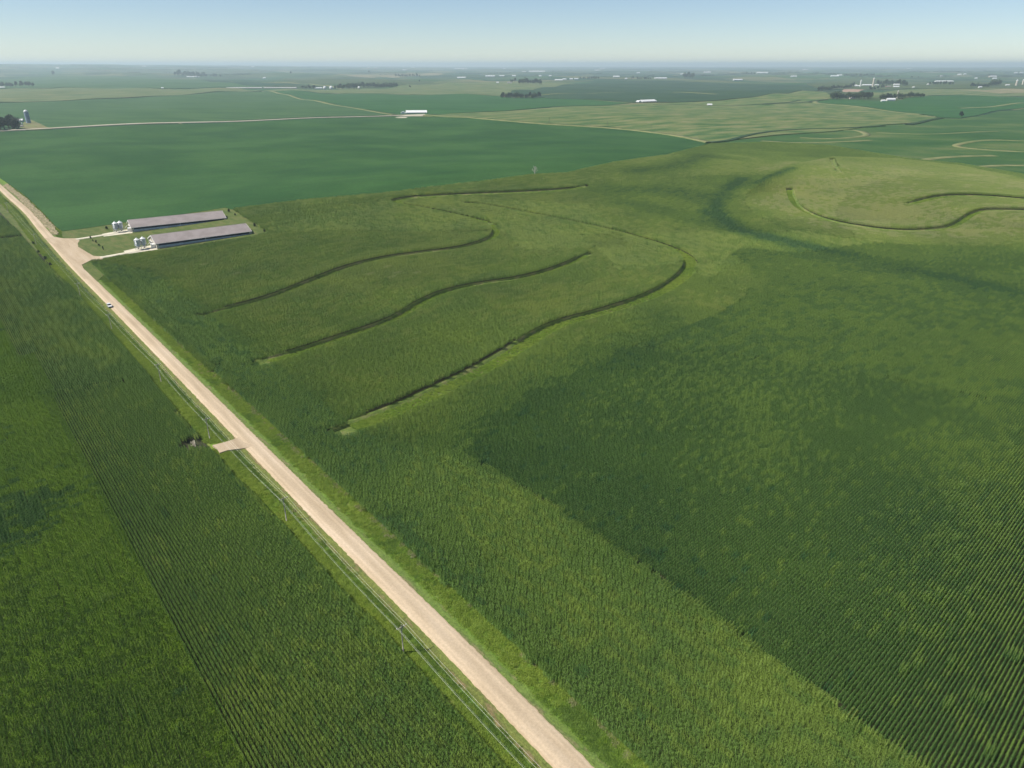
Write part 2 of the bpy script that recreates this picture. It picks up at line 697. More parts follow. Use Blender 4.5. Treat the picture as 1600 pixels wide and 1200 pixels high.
def gravel_material():
    m = mat('crushed_limestone_gravel', (.5, .42, .33), .95, .1)
    p = pos_node(m)
    at = N(m, 'ShaderNodeAttribute', attribute_name='across')
    rr = mapping(m, p, (1, 9, 1), -RANG)
    streak = noise(m, rr, 0.03, 4, .6)
    c = ramp(m, streak, [(.3, (.39, .305, .205)), (.52, (.47, .375, .262)), (.7, (.51, .415, .305))])
    # two wheel-worn lanes: the gravel is finer and paler there
    ab = N(m, 'ShaderNodeMath', operation='ABSOLUTE')
    LK(m, at.outputs['Fac'], ab.inputs[0])
    sc_ = N(m, 'ShaderNodeMath', operation='MULTIPLY')
    LK(m, ab.outputs[0], sc_.inputs[0])
    sc_.inputs[1].default_value = 1 / 3.1
    lane = ramp(m, sc_.outputs[0], [(.0, (.9, .9, .9)), (.25, (.95, .95, .95)), (.45, (1.12, 1.12, 1.12)), (.62, (.98, .98, .98)), (.8, (1.1, 1.1, 1.1)), (1.0, (.92, .88, .80))])
    c = mix(m, 1.0, c, lane, 'MULTIPLY')
    fine = noise(m, p, 2.2, 5, .75)
    c = mix(m, 1.0, c, ramp(m, fine, [(.3, (.84, .84, .84)), (.7, (1.13, 1.13, 1.13))]), 'MULTIPLY')
    b = m.node_tree.nodes['Principled BSDF']
    LK(m, c, b.inputs['Base Color'])
    bn = N(m, 'ShaderNodeBump')
    bn.inputs['Strength'].default_value = .35
    bn.inputs['Distance'].default_value = .1
    LK(m, noise(m, p, 5, 3, .7), bn.inputs['Height'])
    LK(m, bn.outputs[0], b.inputs['Normal'])
    return m


M['gravel'] = gravel_material()
M['verge'] = mottled('roadside_turf', [(.25, (.105, .180, .030)), (.45, (.135, .215, .036)), (.6, (.100, .170, .030)), (.75, (.17, .19, .06))], .12, (1, 4, 1), -RANG,
                     fine=.35, fine_scale=1.6, bump=.5)


def mown_bands(m):
    """mown, trampled and lush bands that run along the road"""
    b = m.node_tree.nodes['Principled BSDF']
    src = b.inputs['Base Color'].links[0].from_socket
    at = N(m, 'ShaderNodeAttribute', attribute_name='across')
    wv = N(m, 'ShaderNodeMath', operation='MULTIPLY_ADD')
    LK(m, noise(m, pos_node(m), .11, 3, .6), wv.inputs[0])
    wv.inputs[1].default_value = 2.4
    LK(m, at.outputs['Fac'], wv.inputs[2])
    mr = N(m, 'ShaderNodeMapRange')
    mr.inputs['From Min'].default_value = -11.8
    mr.inputs['From Max'].default_value = 14.2
    LK(m, wv.outputs[0], mr.inputs['Value'])
    q = lambda u: (u + 13) / 26
    c = ramp(m, mr.outputs[0], [(q(-10), (1.15, 1.1, .9)), (q(-7.4), (1.15, 1.1, .9)), (q(-6.6), (.55, .68, .75)), (q(-5.6), (.6, .7, .75)), (q(-5.1), (1.15, .80, 1.2)), (q(-3.4), (1.2, .88, 1.3)),
                                (q(3.4), (1.05, .92, 1.3)), (q(4.8), (.98, .92, 1.1)), (q(5.6), (1.0, 1.08, .9)), (q(10), (1.1, 1.1, .95))])
    LK(m, mix(m, 1.0, src, c, 'MULTIPLY'), b.inputs['Base Color'])


M['verge_bands'] = M['verge'].copy()
mown_bands(M['verge_bands'])
road = strip('gravel_road', ROAD, 3, 3, .6, M['gravel'], wob=.07, k=0, mn=.8,
             profile=[(-3.1, .5), (-2.6, .70), (-1.2, .78), (0, .80), (1.2, .78), (2.6, .70), (3.1, .5)])
tag(road, kind='structure')
vg = strip('roadside_verge', ROAD, 3, 3, .6, M['verge_bands'], k=0, mn=4.0,
           profile=[(-13, -.2), (-11.0, .10), (-9.2, .12), (-7.4, -0.02 + .06), (-3.2, .55), (0, .6), (3.2, .55), (7.2, .04), (9.0, .12), (10.6, .10), (13, -.2)])
tag(vg, kind='structure')

# barn yard apron, lanes and lawn
APRON = [(70, 372), (84, 370), (100, 372.5), (121, 372.3), (124, 376), (121, 381), (122, 385.5), (131, 391), (147, 400), (160, 400.5), (161, 405.5), (139, 407.5), (128, 413.5), (132, 424), (142, 434),
         (132, 436), (104, 404), (84, 384)]
ap = slab('gravel_driveway', APRON, .805, M['gravel'], k=0, mn=4, rough_edge=.12)
tag(ap, kind='structure')
M['lawn'] = mottled('mown_lawn', [(.3, (.070, .100, .024)), (.5, (.088, .118, .030)), (.72, (.115, .125, .042))], .08, (1, 3, 1), .8, fine=.22, fine_scale=1.0, bump=.2)
YARD_PX = [(97, 363), (130, 359), (182, 351), (352, 325.5), (364, 328.5), (420, 364), (410, 369), (398, 372), (242, 397), (200, 402), (160, 410), (138, 411), (100, 385)]
YARD = casts(YARD_PX)
yd = slab('farmyard_lawn', YARD, .74, M['lawn'], ground_pts=True, k=0, mn=8)
tag(yd, kind='structure')
for nm, line, wd in (('concrete_lane', [(119, 374.6), (150, 369.7), (186, 363.8)], 2.4), ('concrete_lane', [(157, 403.2), (190, 397.3), (222, 391.2)], 2.4)):
    s_ = strip(nm, casts(line, .5), wd, wd, .84, M['concrete'], k=0, mn=5, wob=.06)
    tag(s_, kind='structure')

# field approach on the left of the road
fa = slab('gravel_approach', [(332, 697), (347, 692.5), (366, 687), (372, 683), (392, 697), (384, 700), (370, 700.5), (358, 703), (344, 706.5), (338, 702)], .79, M['gravel'], k=0, mn=3, rough_edge=.3)
tag(fa, kind='structure')
ts = slab('tan_bare_soil', [(150, 408), (160, 405.5), (162, 408.5), (153, 410.5)], .5, mottled('bare_soil', [(.3, (.42, .30, .2)), (.7, (.5, .38, .26))], .5), k=0, mn=2)
tag(ts, kind='structure')
tag(slab('corner_verge', [(-60, 322), (0, 317), (20, 338), (40, 362), (66, 394), (58, 398), (36, 376), (-20, 384), (-20, 376), (34, 368), (0, 331), (-60, 332)], .14, M['lawn'], k=0, mn=4), kind='structure')
tag(slab('corner_verge', [(127.5, 414.5), (139, 408.5), (160, 407), (172, 421), (150, 441), (137, 437), (132, 424)], .62, M['lawn'], k=0, mn=3), kind='structure')
# rubble of cut weeds between road and soybean field
M['dry'] = mottled('dry_cut_weeds', [(.25, (.12, .12, .05)), (.5, (.24, .20, .11)), (.75, (.36, .31, .2))], .35, (1, 3, 1), -RANG, fine=.4, fine_scale=1.2, bump=.6)
dv = slab('dry_weed_bank', [(5, 290), (20, 302), (45, 326), (68, 350), (82, 366), (92, 366), (86, 355), (66, 333), (40, 309), (10, 286)], .82, M['dry'], k=0, mn=3, rough_edge=.5)
tag(dv, kind='stuff', label=None)

# ------------------------------------------------------------------ crop and grass patches
def leafcard(mb, base, az, reach, rise, droop, wid, mi=0):
    """one arching leaf of two quads"""
    dx, dy = math.cos(az), math.sin(az)
    nx, ny = -dy * wid / 2, dx * wid / 2
    x, y, z = base
    p1 = (x + dx * reach * .5, y + dy * reach * .5, z + rise)
    p2 = (x + dx * reach, y + dy * reach, z + rise - droop)
    vs = [(x - nx, y - ny, z), (x + nx, y + ny, z), (p1[0] + nx, p1[1] + ny, p1[2]), (p1[0] - nx, p1[1] - ny, p1[2]),
          (p2[0] + nx * .4, p2[1] + ny * .4, p2[2]), (p2[0] - nx * .4, p2[1] - ny * .4, p2[2])]
    mb.add(vs, [(0, 1, 2, 3), (3, 2, 4, 5)], mi)


def corn_patch(name, rows, length, mats, seed, tassel=1.0, step=.21):
    r = random.Random(seed)
    mb = MB()
    sp = .762
    for k in range(rows):
        y0 = (k - (rows - 1) / 2) * sp
        x = -length / 2 + r.random() * step
        while x < length / 2:
            if r.random() > .05:
                hgt = r.gauss(2.25, .11)
                px, py = x + r.gauss(0, .03), y0 + r.gauss(0, .03)
                a0 = math.pi / 2 + r.gauss(0, .95)
                for q in range(8):
                    z = hgt - .12 - q * .2
                    leafcard(mb, (px, py, z), a0 + (q % 2) * math.pi + r.gauss(0, .35), r.uniform(.16, .31) + .014 * q, r.uniform(.16, .3), r.uniform(.1, .42), .1)
                if r.random() < tassel:
                    t = r.uniform(0, 3.14)
                    for u in (0, 1.57):
                        c, s_ = math.cos(t + u) * .055, math.sin(t + u) * .055
                        mb.add([(px - c * .2, py - s_ * .2, hgt), (px + c * .2, py + s_ * .2, hgt), (px + c, py + s_, hgt + .26), (px - c, py - s_, hgt + .26)], [(0, 1, 2, 3)], 1)
            x += step * r.uniform(.8, 1.2)
    return mb.mesh(name, mats)


def grass_patch(name, mats, seed, n=90, size=1.3, hmin=.25, hmax=.6):
    r = random.Random(seed)
    mb = MB()
    for i in range(n):
        x, y = r.uniform(-size / 2, size / 2), r.uniform(-size / 2, size / 2)
        h = r.uniform(hmin, hmax)
        leafcard(mb, (x, y, 0), r.uniform(0, 6.28), h * r.uniform(.5, 1.0), h, h * r.uniform(.1, .5), .05 + .03 * r.random(), 0 if r.random() < .85 else 1)
    return mb.mesh(name, mats)


CORN_TINTS = [  # from lush dark to pale tasselled
    ((0.038, 0.107, 0.034), (0.060, 0.156, 0.045)),
    ((0.061, 0.139, 0.033), (0.097, 0.197, 0.043)),
    ((0.093, 0.173, 0.033), (0.140, 0.246, 0.045)),
    ((0.128, 0.207, 0.035), (0.186, 0.286, 0.049)),
    ((0.173, 0.239, 0.047), (0.237, 0.323, 0.062)),
    ((0.237, 0.280, 0.083), (0.305, 0.359, 0.118)),
    ((.122, .222, .018), (.182, .298, .028)),   # 6: bright lush green
    ((0.100, 0.182, 0.023), (0.152, 0.254, 0.032)),   # 7: lush green
]
TASSEL = [(.15, .22, .08), (.20, .28, .085), (.25, .34, .095), (.29, .38, .11), (.35, .42, .14), (.44, .46, .20), (.20, .30, .06), (.17, .26, .06)]
LIB = bpy.data.collections.new('crop_patches')
LIBFAR = bpy.data.collections.new('crop_patches_wide')
for ti, (dk, lt) in enumerate(CORN_TINTS):
    lm = foliage('corn_leaves', dk, lt, scale=.45, transl=.16, gloss=.3)
    tm = mat('corn_tassels', TASSEL[ti], .8, .1)
    for v in range(2):
        for lib, rows, ln, nm in ((LIB, 2, 3.0, 'near'), (LIBFAR, 4, 6.0, 'wide')):
            me = corn_patch('corn_patch', rows, ln, [lm, tm], ti * 10 + v + (100 if nm == 'wide' else 0), tassel=[.5, .65, .75, .85, .95, 1, .3, .3][ti])
            o = bpy.data.objects.new('p%02d%d' % (ti, v), me)
            lib.objects.link(o)
GRASS = bpy.data.collections.new('grass_patches')
GT = [((.12, .21, .024), (.19, .30, .04)), ((.16, .25, .03), (.25, .34, .055)), ((.22, .24, .09), (.32, .32, .15)), ((.095, .175, .026), (.15, .24, .042)), ((.18, .14, .07), (.26, .21, .12))]
for gi, (dk, lt) in enumerate(GT):
    gm = foliage('grass_blades', dk, lt, scale=.6, transl=.3, gloss=.2)
    fm = mat('seed_heads', (.36, .37, .20) if gi == 2 else lt, .9, .1)
    me = grass_patch('grass_patch', [gm, fm], 50 + gi, hmax=[.55, .7, .8, .65, .3][gi])
    o = bpy.data.objects.new('g%02d' % gi, me)
    GRASS.objects.link(o)


def scatter_tree(name, coll):
    ng = bpy.data.node_groups.new(name, 'GeometryNodeTree')
    ng.interface.new_socket('Geometry', in_out='INPUT', socket_type='NodeSocketGeometry')
    ng.interface.new_socket('Geometry', in_out='OUTPUT', socket_type='NodeSocketGeometry')
    A = lambda t: ng.nodes.new(t)
    gi, go = A('NodeGroupInput'), A('NodeGroupOutput')
    ci = A('GeometryNodeCollectionInfo')
    ci.inputs['Collection'].default_value = coll
    ci.inputs['Separate Children'].default_value = True
    ci.inputs['Reset Children'].default_value = True
    ip = A('GeometryNodeInstanceOnPoints')
    ip.inputs['Pick Instance'].default_value = True

    def attr(nm, ty):
        n = A('GeometryNodeInputNamedAttribute')
        n.data_type = ty
        n.inputs['Name'].default_value = nm
        return [o for o in n.outputs if o.enabled and o.name == 'Attribute'][0]
    cx = A('ShaderNodeCombineXYZ')
    ln = ng.links.new
    ln(attr('rot', 'FLOAT'), cx.inputs[2])
    er = A('FunctionNodeEulerToRotation')
    ln(cx.outputs[0], er.inputs[0])
    ln(er.outputs[0], ip.inputs['Rotation'])
    ln(attr('idx', 'INT'), ip.inputs['Instance Index'])
    cs = A('ShaderNodeCombineXYZ')
    cs.inputs[0].default_value = 1
    cs.inputs[1].default_value = 1
    ln(attr('scl', 'FLOAT'), cs.inputs[2])
    ln(cs.outputs[0], ip.inputs['Scale'])
    ln(gi.outputs[0], ip.inputs['Points'])
    ln(ci.outputs[0], ip.inputs['Instance'])
    ln(ip.outputs[0], go.inputs[0])
    return ng


NG_NEAR = scatter_tree('scatter_crop', LIB)
NG_FAR = scatter_tree('scatter_crop_wide', LIBFAR)
NG_GRASS = scatter_tree('scatter_grass', GRASS)


def bank_lift(P):
    """height of the broad terrace ridges on which the uphill rows stand"""
    z = np.zeros(len(P))
    for k, L in TERR.items():
        lo, hi = L.min(0) - 20, L.max(0) + 20
        m_ = (P[:, 0] > lo[0]) & (P[:, 0] < hi[0]) & (P[:, 1] > lo[1]) & (P[:, 1] < hi[1])
        if not m_.any(): continue
        d, s_, a = polydist(P[m_], L)
        q = P[m_]
        e = np.minimum(np.hypot(*(q - L[0]).T), np.hypot(*(q - L[-1]).T))
        z[m_] = np.maximum(z[m_], np.where(s_ < 0, BANK * (1 - sstep(1.5, 18, d)) * sstep(0, 14, e), 0))
    return z


def scatter(name, P, rot, idx, scl, ng, label=None, zoff=0.0):
    z = T(P[:, 0], P[:, 1]) + zoff
    if name == 'corn_field':
        z = z + bank_lift(P)
    me = bpy.data.meshes.new(name)
    me.vertices.add(len(P))
    me.vertices.foreach_set('co', np.column_stack([P, z]).ravel())
    for nm, ty, dat in (('rot', 'FLOAT', rot), ('scl', 'FLOAT', scl), ('idx', 'INT', idx)):
        a = me.attributes.new(nm, ty, 'POINT')
        a.data.foreach_set('value', np.asarray(dat, np.int32 if ty == 'INT' else np.float32))
    me.update()
    o = link(name, me)
    md = o.modifiers.new('scatter', 'NODES')
    md.node_group = ng
    tag(o, label, None, None, 'stuff')
    print('scatter', name, len(P))
    return o


def visible(P, margin=170):
    px, py, ok = project(P, T(P[:, 0], P[:, 1]) + 1)
    return ok & (px > -margin) & (px < 1600 + margin) & (py < 1200 + margin * 1.3) & (py > 60)


# smooth value noise for tints
def vnoise(P, scale, seed):
    g = np.random.default_rng(seed).random((97, 97))
    q = P / scale
    i = np.floor(q).astype(int)
    f_ = q - i
    f_ = f_ * f_ * (3 - 2 * f_)
    a = lambda u, v: g[(i[:, 0] + u) % 97, (i[:, 1] + v) % 97]
    return (a(0, 0) * (1 - f_[:, 0]) + a(1, 0) * f_[:, 0]) * (1 - f_[:, 1]) + (a(0, 1) * (1 - f_[:, 0]) + a(1, 1) * f_[:, 0]) * f_[:, 1]


def fbm(P, scale, seed):
    return sum(vnoise(P, scale / 2 ** k, seed + k) * .5 ** k for k in range(4)) / 1.875


# terraces: (photo line of the crop wall's foot, width of the grassed gap, end taper)
TERR_PX = {
    't1': [(328, 491), (360, 483), (420, 467), (480, 443), (530, 422), (590, 406), (650, 398), (710, 391), (750, 381), (768, 371), (769, 362), (760, 354)],
    't4': [(750, 351), (700, 338), (655, 329), (625, 325), (608, 319), (618, 313), (660, 309), (740, 305), (820, 302), (880, 298), (905, 293)],
    't2': [(420, 563), (470, 549), (530, 529), (580, 513), (620, 497), (650, 476), (690, 458), (740, 447), (800, 439), (850, 427), (885, 414), (912, 400)],
    't3': [(547, 664), (580, 652), (640, 628), (700, 599), (750, 574), (790, 550), (830, 523), (870, 505), (930, 490), (990, 471), (1030, 453), (1055, 435), (1068, 420), (1067, 408), (1048, 394), (1010, 381), (960, 367),
           (900, 353), (840, 341), (780, 329), (728, 321)],
    't5': [(1239, 299), (1240, 307), (1247, 323), (1266, 336), (1300, 348), (1350, 357), (1400, 363), (1450, 362), (1480, 357), (1497, 347), (1512, 336), (1535, 330), (1600, 331), (1660, 333)],
    't6': [(1418, 319), (1450, 311), (1490, 307), (1540, 308), (1600, 313), (1660, 318)],
    't7': [(1303, 250), (1305, 258), (1314, 271)],
}
GAP = {'t1': 7.3, 't2': 7.2, 't3': 8.8, 't4': 9.5, 't5': 6.8, 't6': 8.0, 't7': 5}
BANK = 1.4
TERR = {k: dens(smooth_line(casts(v), 2), False, 0, 4.0) for k, v in TERR_PX.items()}


def camera_side(k, P):
    """+ where the point lies on the camera side of the terrace line (nearest segment)"""
    d, s, ang = polydist(P, TERR[k])
    return d, s, ang


# regions in ground coordinates
HEAD_LINE = casts([(150, 411), (240, 425), (330, 490), (420, 562), (545, 664), (600, 696), (725, 714), (860, 796), (1000, 888), (1220, 1048), (1430, 1200), (1740, 1420)])
DARK_POLY = casts([(725, 712), (790, 665), (860, 622), (925, 580), (985, 548), (1060, 518), (1130, 492), (1168, 465), (1178, 440), (1170, 420), (1140, 400), (1165, 392), (1300, 405), (1450, 440), (1640, 478), (1900, 560), (2100, 800),
                   (2000, 1500), (1740, 1420), (1430, 1200), (1220, 1048), (1000, 888), (860, 796)])
DOME = casts([(1160, 318), (1170, 302), (1200, 280), (1245, 258), (1300, 247), (1400, 250), (1500, 261), (1600, 282), (1700, 310), (1700, 400), (1590, 385), (1545, 390), (1430, 388), (1330, 378), (1240, 362), (1185, 344)])
CORN_ALL = casts([(140, 411), (155, 410), (240, 397), (398, 373), (420, 366), (366, 329), (480, 315), (600, 305), (760, 285), (835, 275), (885, 273), (960, 256), (1040, 245), (1110, 226), (1200, 224), (1300, 230), (1420, 250), (1500, 258), (1600, 275), (1760, 312),
                  (2000, 420), (2300, 700), (2200, 1600), (1500, 1600), (1100, 1300), (1000, 1190), (400, 640), (200, 468)])
road_edge_r = HW + 7.0


def head_right(P):
    """True on the far side of the headland line"""
    d, s, a = polydist(P, HEAD_LINE)
    return s < 0  # replaced after orientation test


_test = casts([(800, 600)])
HEAD_SIGN = polydist(_test, HEAD_LINE)[1][0]

BLOBS = [  # photo line, radius in metres, tint value, strength
    ([(1160, 282), (1130, 305), (1112, 335)], 9, -.05, 1.0),
    ([(1112, 335), (1150, 362), (1230, 383), (1330, 405), (1450, 432), (1610, 466)], 12, -.05, 1.0),
    ([(1240, 425), (1330, 440), (1420, 462)], 22, .52, .7),
    ([(1250, 400), (1350, 415), (1500, 425), (1600, 410)], 20, .16, .6),
    ([(1180, 440), (1250, 440), (1400, 470), (1600, 520)], 40, .30, .6),
    ([(1000, 270), (1060, 262), (1100, 245)], 22, .12, .8),
    ([(960, 300), (1040, 300), (1100, 310)], 28, .22, .8),
    ([(980, 320), (1060, 340), (1100, 352)], 18, .2, .6),
    ([(900, 262), (960, 252), (1030, 246)], 9, .9, .8),
    ([(1140, 245), (1180, 250), (1190, 262)], 14, .8, .7),
    ([(1195, 268), (1240, 256)], 12, .95, .9),
    ([(1300, 290), (1350, 285), (1420, 270)], 22, 1.0, .6),
    ([(1180, 320), (1230, 325)], 16, 1.0, .6),
    ([(1240, 265), (1180, 290)], 5, .05, .9),
    ([(700, 470), (760, 520), (640, 560)], 22, .42, .4),
    ([(1100, 430), (1150, 435), (1170, 450)], 14, .75, .8),
    ([(1060, 480), (1130, 470)], 12, .72, .6),
    ([(1400, 560), (1480, 540), (1560, 560)], 30, .44, .6),
    ([(1000, 640), (1080, 680), (950, 780), (1050, 880)], 22, .16, .5),
    ([(760, 690), (860, 630), (980, 560)], 12, .12, .7),
    ([(1300, 860), (1400, 760), (1340, 680)], 26, .18, .7),
    ([(1500, 700), (1560, 900), (1600, 1100)], 22, .40, .5),
    ([(300, 500), (450, 620), (560, 720)], 16, .34, .7),
    ([(620, 820), (700, 900), (850, 1060)], 8, .3, .6),
    ([(500, 340), (600, 350), (560, 380)], 40, .66, .6),
    ([(450, 330), (700, 300), (820, 285)], 18, .62, .6),
]
BLOB_G = [(dens(casts(p), False, 0, 12), r, t, s) for p, r, t, s in BLOBS]


def tint(P, base, amp=.34, seed=3):
    base = base(P) if callable(base) else base
    t = base + (fbm(P, 70, seed) - .5) * amp * 1.3 + (fbm(P, 17, seed + 9) - .5) * amp * .5
    for L, r, tv, s in BLOB_G:
        d, _, _ = polydist(P, L)
        wgt = s * np.exp(-(d / r) ** 2)
        t = t * (1 - wgt) + (tv + (fbm(P, 40, seed) - .5) * .25) * wgt
    return t


def tint_index(t, n):
    k = np.clip(t * 5 + rng.normal(0, .27, n), 0, 5).round().astype(int)
    return k * 2 + rng.integers(0, 2, n)


def rows_grid(ang, lo, hi, dl, dw):
    """row-aligned grid of patch centres over a box"""
    c, s = math.cos(ang), math.sin(ang)
    cor = np.array([(lo[0], lo[1]), (hi[0], lo[1]), (hi[0], hi[1]), (lo[0], hi[1])])
    u = cor @ np.array([c, s])
    v = cor @ np.array([-s, c])
    uu, vv = np.meshgrid(np.arange(u.min(), u.max(), dl), np.arange(v.min(), v.max(), dw))
    uu = uu + rng.uniform(-.12, .12, uu.shape)
    uu, vv = uu.ravel(), vv.ravel()
    return np.stack([uu * c - vv * s, uu * s + vv * c], -1)


NEAR_R = 300.0


def near_far(gen):
    """run a candidate generator at both patch sizes and keep each in its range of distance"""
    out = []
    for dl, dw, near in ((3.0, .762 * 2, True), (6.0, .762 * 4, False)):
        P, a = gen(dl, dw)
        r = np.hypot(P[:, 0], P[:, 1])
        k = (r < NEAR_R) if near else (r >= NEAR_R)
        k &= visible(P)
        out.append((P[k], a[k] if hasattr(a, '__len__') else np.full(k.sum(), a), near))
    return out


def gap_mask(P, extra=0.0):
    """False inside the grassed terrace gaps"""
    ok = np.ones(len(P), bool)
    r = np.hypot(P[:, 0], P[:, 1])
    for k, L in TERR.items():
        lo, hi = L.min(0) - 20, L.max(0) + 20
        m_ = (P[:, 0] > lo[0]) & (P[:, 0] < hi[0]) & (P[:, 1] > lo[1]) & (P[:, 1] < hi[1])
        if not m_.any(): continue
        d, s, a = polydist(P[m_], L)
        bad = np.where(s > 0, d < GAP[k] + extra, d < .8 + extra * .5)
        ok[np.where(m_)[0][bad]] = False
    return ok


LUSH = casts([(-60, 520), (0, 570), (40, 660), (30, 740), (90, 900)], 2.0)
LUSH_DARK = casts([(-30, 800), (20, 820), (45, 790)], 2.0)
COVER = np.zeros((3800, 2400), bool)
CRES = .75


def footprint(P, a, L, W, fx=1.0):
    """sample points of row-aligned patches, shape (patches, samples, 2)"""
    u = np.linspace(-L / 2, L / 2, int(L / .7) + 1) * fx
    v = np.linspace(-W / 2, W / 2, int(W / .7) + 1) * fx
    U, V = np.meshgrid(u, v)
    U, V = U.ravel(), V.ravel()
    c, s_ = np.cos(a)[:, None], np.sin(a)[:, None]
    return np.stack([P[:, :1] + U * c - V * s_, P[:, 1:] + U * s_ + V * c], -1)


def cover_ij(Q):
    i = np.clip(((Q[..., 0] + 1350) / CRES).astype(int), 0, 3799)
    j = np.clip((Q[..., 1] / CRES).astype(int), 0, 2399)
    return i, j


def stamp(P, a, L, W):
    COVER[cover_ij(footprint(P, a, L, W))] = True


def build_corn(name, gens, label, fill):
    acc = {True: [], False: []}
    for gen, base, amp, keep, seed in gens:
        for P, a, near in near_far(gen):
            if not len(P): continue
            k = keep(P)
            P, a = P[k], a[k]
            if not len(P): continue
            L_, W_ = (3.0, 1.524) if near else (6.0, 3.05)
            stamp(P, a, L_, W_)
            a = a + rng.integers(0, 2, len(P)) * math.pi
            if base is None:
                d_, _, _ = polydist(P, LUSH)
                pb = .3 + .75 * np.exp(-(d_ / 34) ** 2) + (fbm(P, 45, 61) - .5) * .9
                t = np.where(rng.random(len(P)) < pb, 12, 14) + rng.integers(0, 2, len(P))
                d_, _, _ = polydist(P, LUSH_DARK)
                dk = rng.random(len(P)) < .9 * np.exp(-(d_ / 11) ** 2) + .15 * np.clip((fbm(P, 30, 71) - .58) * 6, 0, 1)
                t[dk] = 2 + rng.integers(0, 2, dk.sum())
            else:
                t = tint_index(tint(P, base, amp, seed), len(P))
            acc[near].append((P, a, t))
    # bare slivers left between differently sown blocks are sown too
    fgen, fang, fbase, fkeep = fill
    for ox, thr in ((0.0, .5), (.8, .42), (1.9, .36), (2.7, .30)):
        P, a = fgen(3.0, 1.524)
        P = P + np.array([math.cos(fang), math.sin(fang)]) * ox + np.array([-math.sin(fang), math.cos(fang)]) * ox * .5
        P = P[visible(P)]
        a = np.full(len(P), fang)
        un = (~COVER[cover_ij(footprint(P, a, 3.0, 1.524, .9))]).mean(1)
        k = un > thr
        P, a = P[k], a[k]
        k = fkeep(P)
        P, a = P[k], a[k]
        if not len(P): continue
        stamp(P, a, 3.0, 1.524)
        print('fill', len(P))
        dt_ = np.min([polydist(P, TERR[q])[0] for q in ('t1', 't2', 't3', 't4')], axis=0)
        bs = np.where(inside(P, DOME), .82, np.where(inside(P, DARK_POLY), .33, .44 + .16 * np.clip((190 - dt_) / 80, 0, 1)))
        acc[True].append((P, a, tint_index(tint(P, bs, .3, 6), len(P)) if fbase else np.full(len(P), 12)))
    for near, L in acc.items():
        if not L: continue
        P = np.vstack([q[0] for q in L])
        scatter(name, P, np.concatenate([q[1] for q in L]), np.concatenate([q[2] for q in L]), .94 + .16 * fbm(P, 25, 77), NG_NEAR if near else NG_FAR, label)


def box_of(P, pad=0):
    return P.min(0) - pad, P.max(0) + pad


def straight(ang, poly):
    lo, hi = box_of(poly)
    lo = np.maximum(lo, [-1600, 40])
    hi = np.minimum(hi, [1600, 1700])
    return lambda dl, dw: (lambda P: (P, np.full(len(P), ang)))(rows_grid(ang, lo, hi, dl, dw))


def contour(keys, dmax):
    """rows that follow the terraces: offset curves, each kept where its own terrace is the nearest"""
    def gen(dl, dw):
        out, an = [], []
        for k in keys:
            L = TERR[k]
            seg = np.hypot(*np.diff(L, axis=0).T)
            s = np.concatenate([[0], np.cumsum(seg)])
            e0 = L[0] - (L[1] - L[0]) / np.hypot(*(L[1] - L[0])) * 200
            e1 = L[-1] + (L[-1] - L[-2]) / np.hypot(*(L[-1] - L[-2])) * 260
            LL = np.vstack([e0, L, e1])
            seg = np.hypot(*np.diff(LL, axis=0).T)
            s = np.concatenate([[0], np.cumsum(seg)])
            LX[k] = LL
            for sd in (-1, 1):
                j = 0
                while True:
                    d = dw * (j + .5)
                    if d > dmax: break
                    j += 1
                    nq = int(s[-1] / dl * 1.5)
                    q = np.linspace(0, s[-1], nq)
                    C = np.stack([np.interp(q, s, LL[:, 0]), np.interp(q, s, LL[:, 1])], -1)
                    tg = np.gradient(C, axis=0)
                    tg /= np.hypot(tg[:, 0], tg[:, 1])[:, None] + 1e-9
                    O = C + np.stack([tg[:, 1], -tg[:, 0]], -1) * d * sd
                    # resample the offset curve evenly
                    sg = np.hypot(*np.diff(O, axis=0).T)
                    so = np.concatenate([[0], np.cumsum(sg)])
                    q2 = np.arange(rng.uniform(0, dl), so[-1], dl)
                    O2 = np.stack([np.interp(q2, so, O[:, 0]), np.interp(q2, so, O[:, 1])], -1)
                    vis = visible(O2)
                    O2 = O2[vis]
                    if not len(O2): continue
                    dd, ss, aa = polydist(O2, LL)
                    kk = (np.abs(dd - d) < .35)
                    for k2 in keys:
                        if k2 == k: continue
                        d2, _, _ = polydist(O2, LXS(k2))
                        kk &= d2 >= dd - .3
                    out.append(O2[kk])
                    an.append(aa[kk])
        return np.vstack(out), np.concatenate(an)
    gen.follows = True
    return gen


LX = {}


def LXS(k):
    if k not in LX:
        L = TERR[k]
        e0 = L[0] - (L[1] - L[0]) / np.hypot(*(L[1] - L[0])) * 200
        e1 = L[-1] + (L[-1] - L[-2]) / np.hypot(*(L[-1] - L[-2])) * 260
        LX[k] = np.vstack([e0, L, e1])
    return LX[k]


def road_u(P):
    d, s, a = polydist(P, ROAD_S)
    return d * -s if False else d * s, a


# which side of the road line is "right" (the terraced field)
RSIDE = 1.0 if road_u(casts([(800, 800)]))[0][0] > 0 else -1.0


def in_all(P, extra=0.0):
    u, _ = road_u(P)
    return inside(P, CORN_ALL) & (u * RSIDE > road_edge_r) & ~inside(P, YARD) & gap_mask(P, extra)


def lap(P):
    return np.where(np.hypot(P[:, 0], P[:, 1]) < NEAR_R, 1.7, 2.9)


HEAD_LOW = casts([(725, 714), (860, 796), (1000, 888), (1220, 1048), (1430, 1200), (1740, 1420)])


def head_base(P):
    d, _, _ = polydist(P, HEAD_LOW)
    return .35 + .20 * np.exp(-(d / 32) ** 2)


UP_EDGE = casts([(725, 712), (790, 665), (860, 622), (925, 580), (985, 548), (1060, 518)])


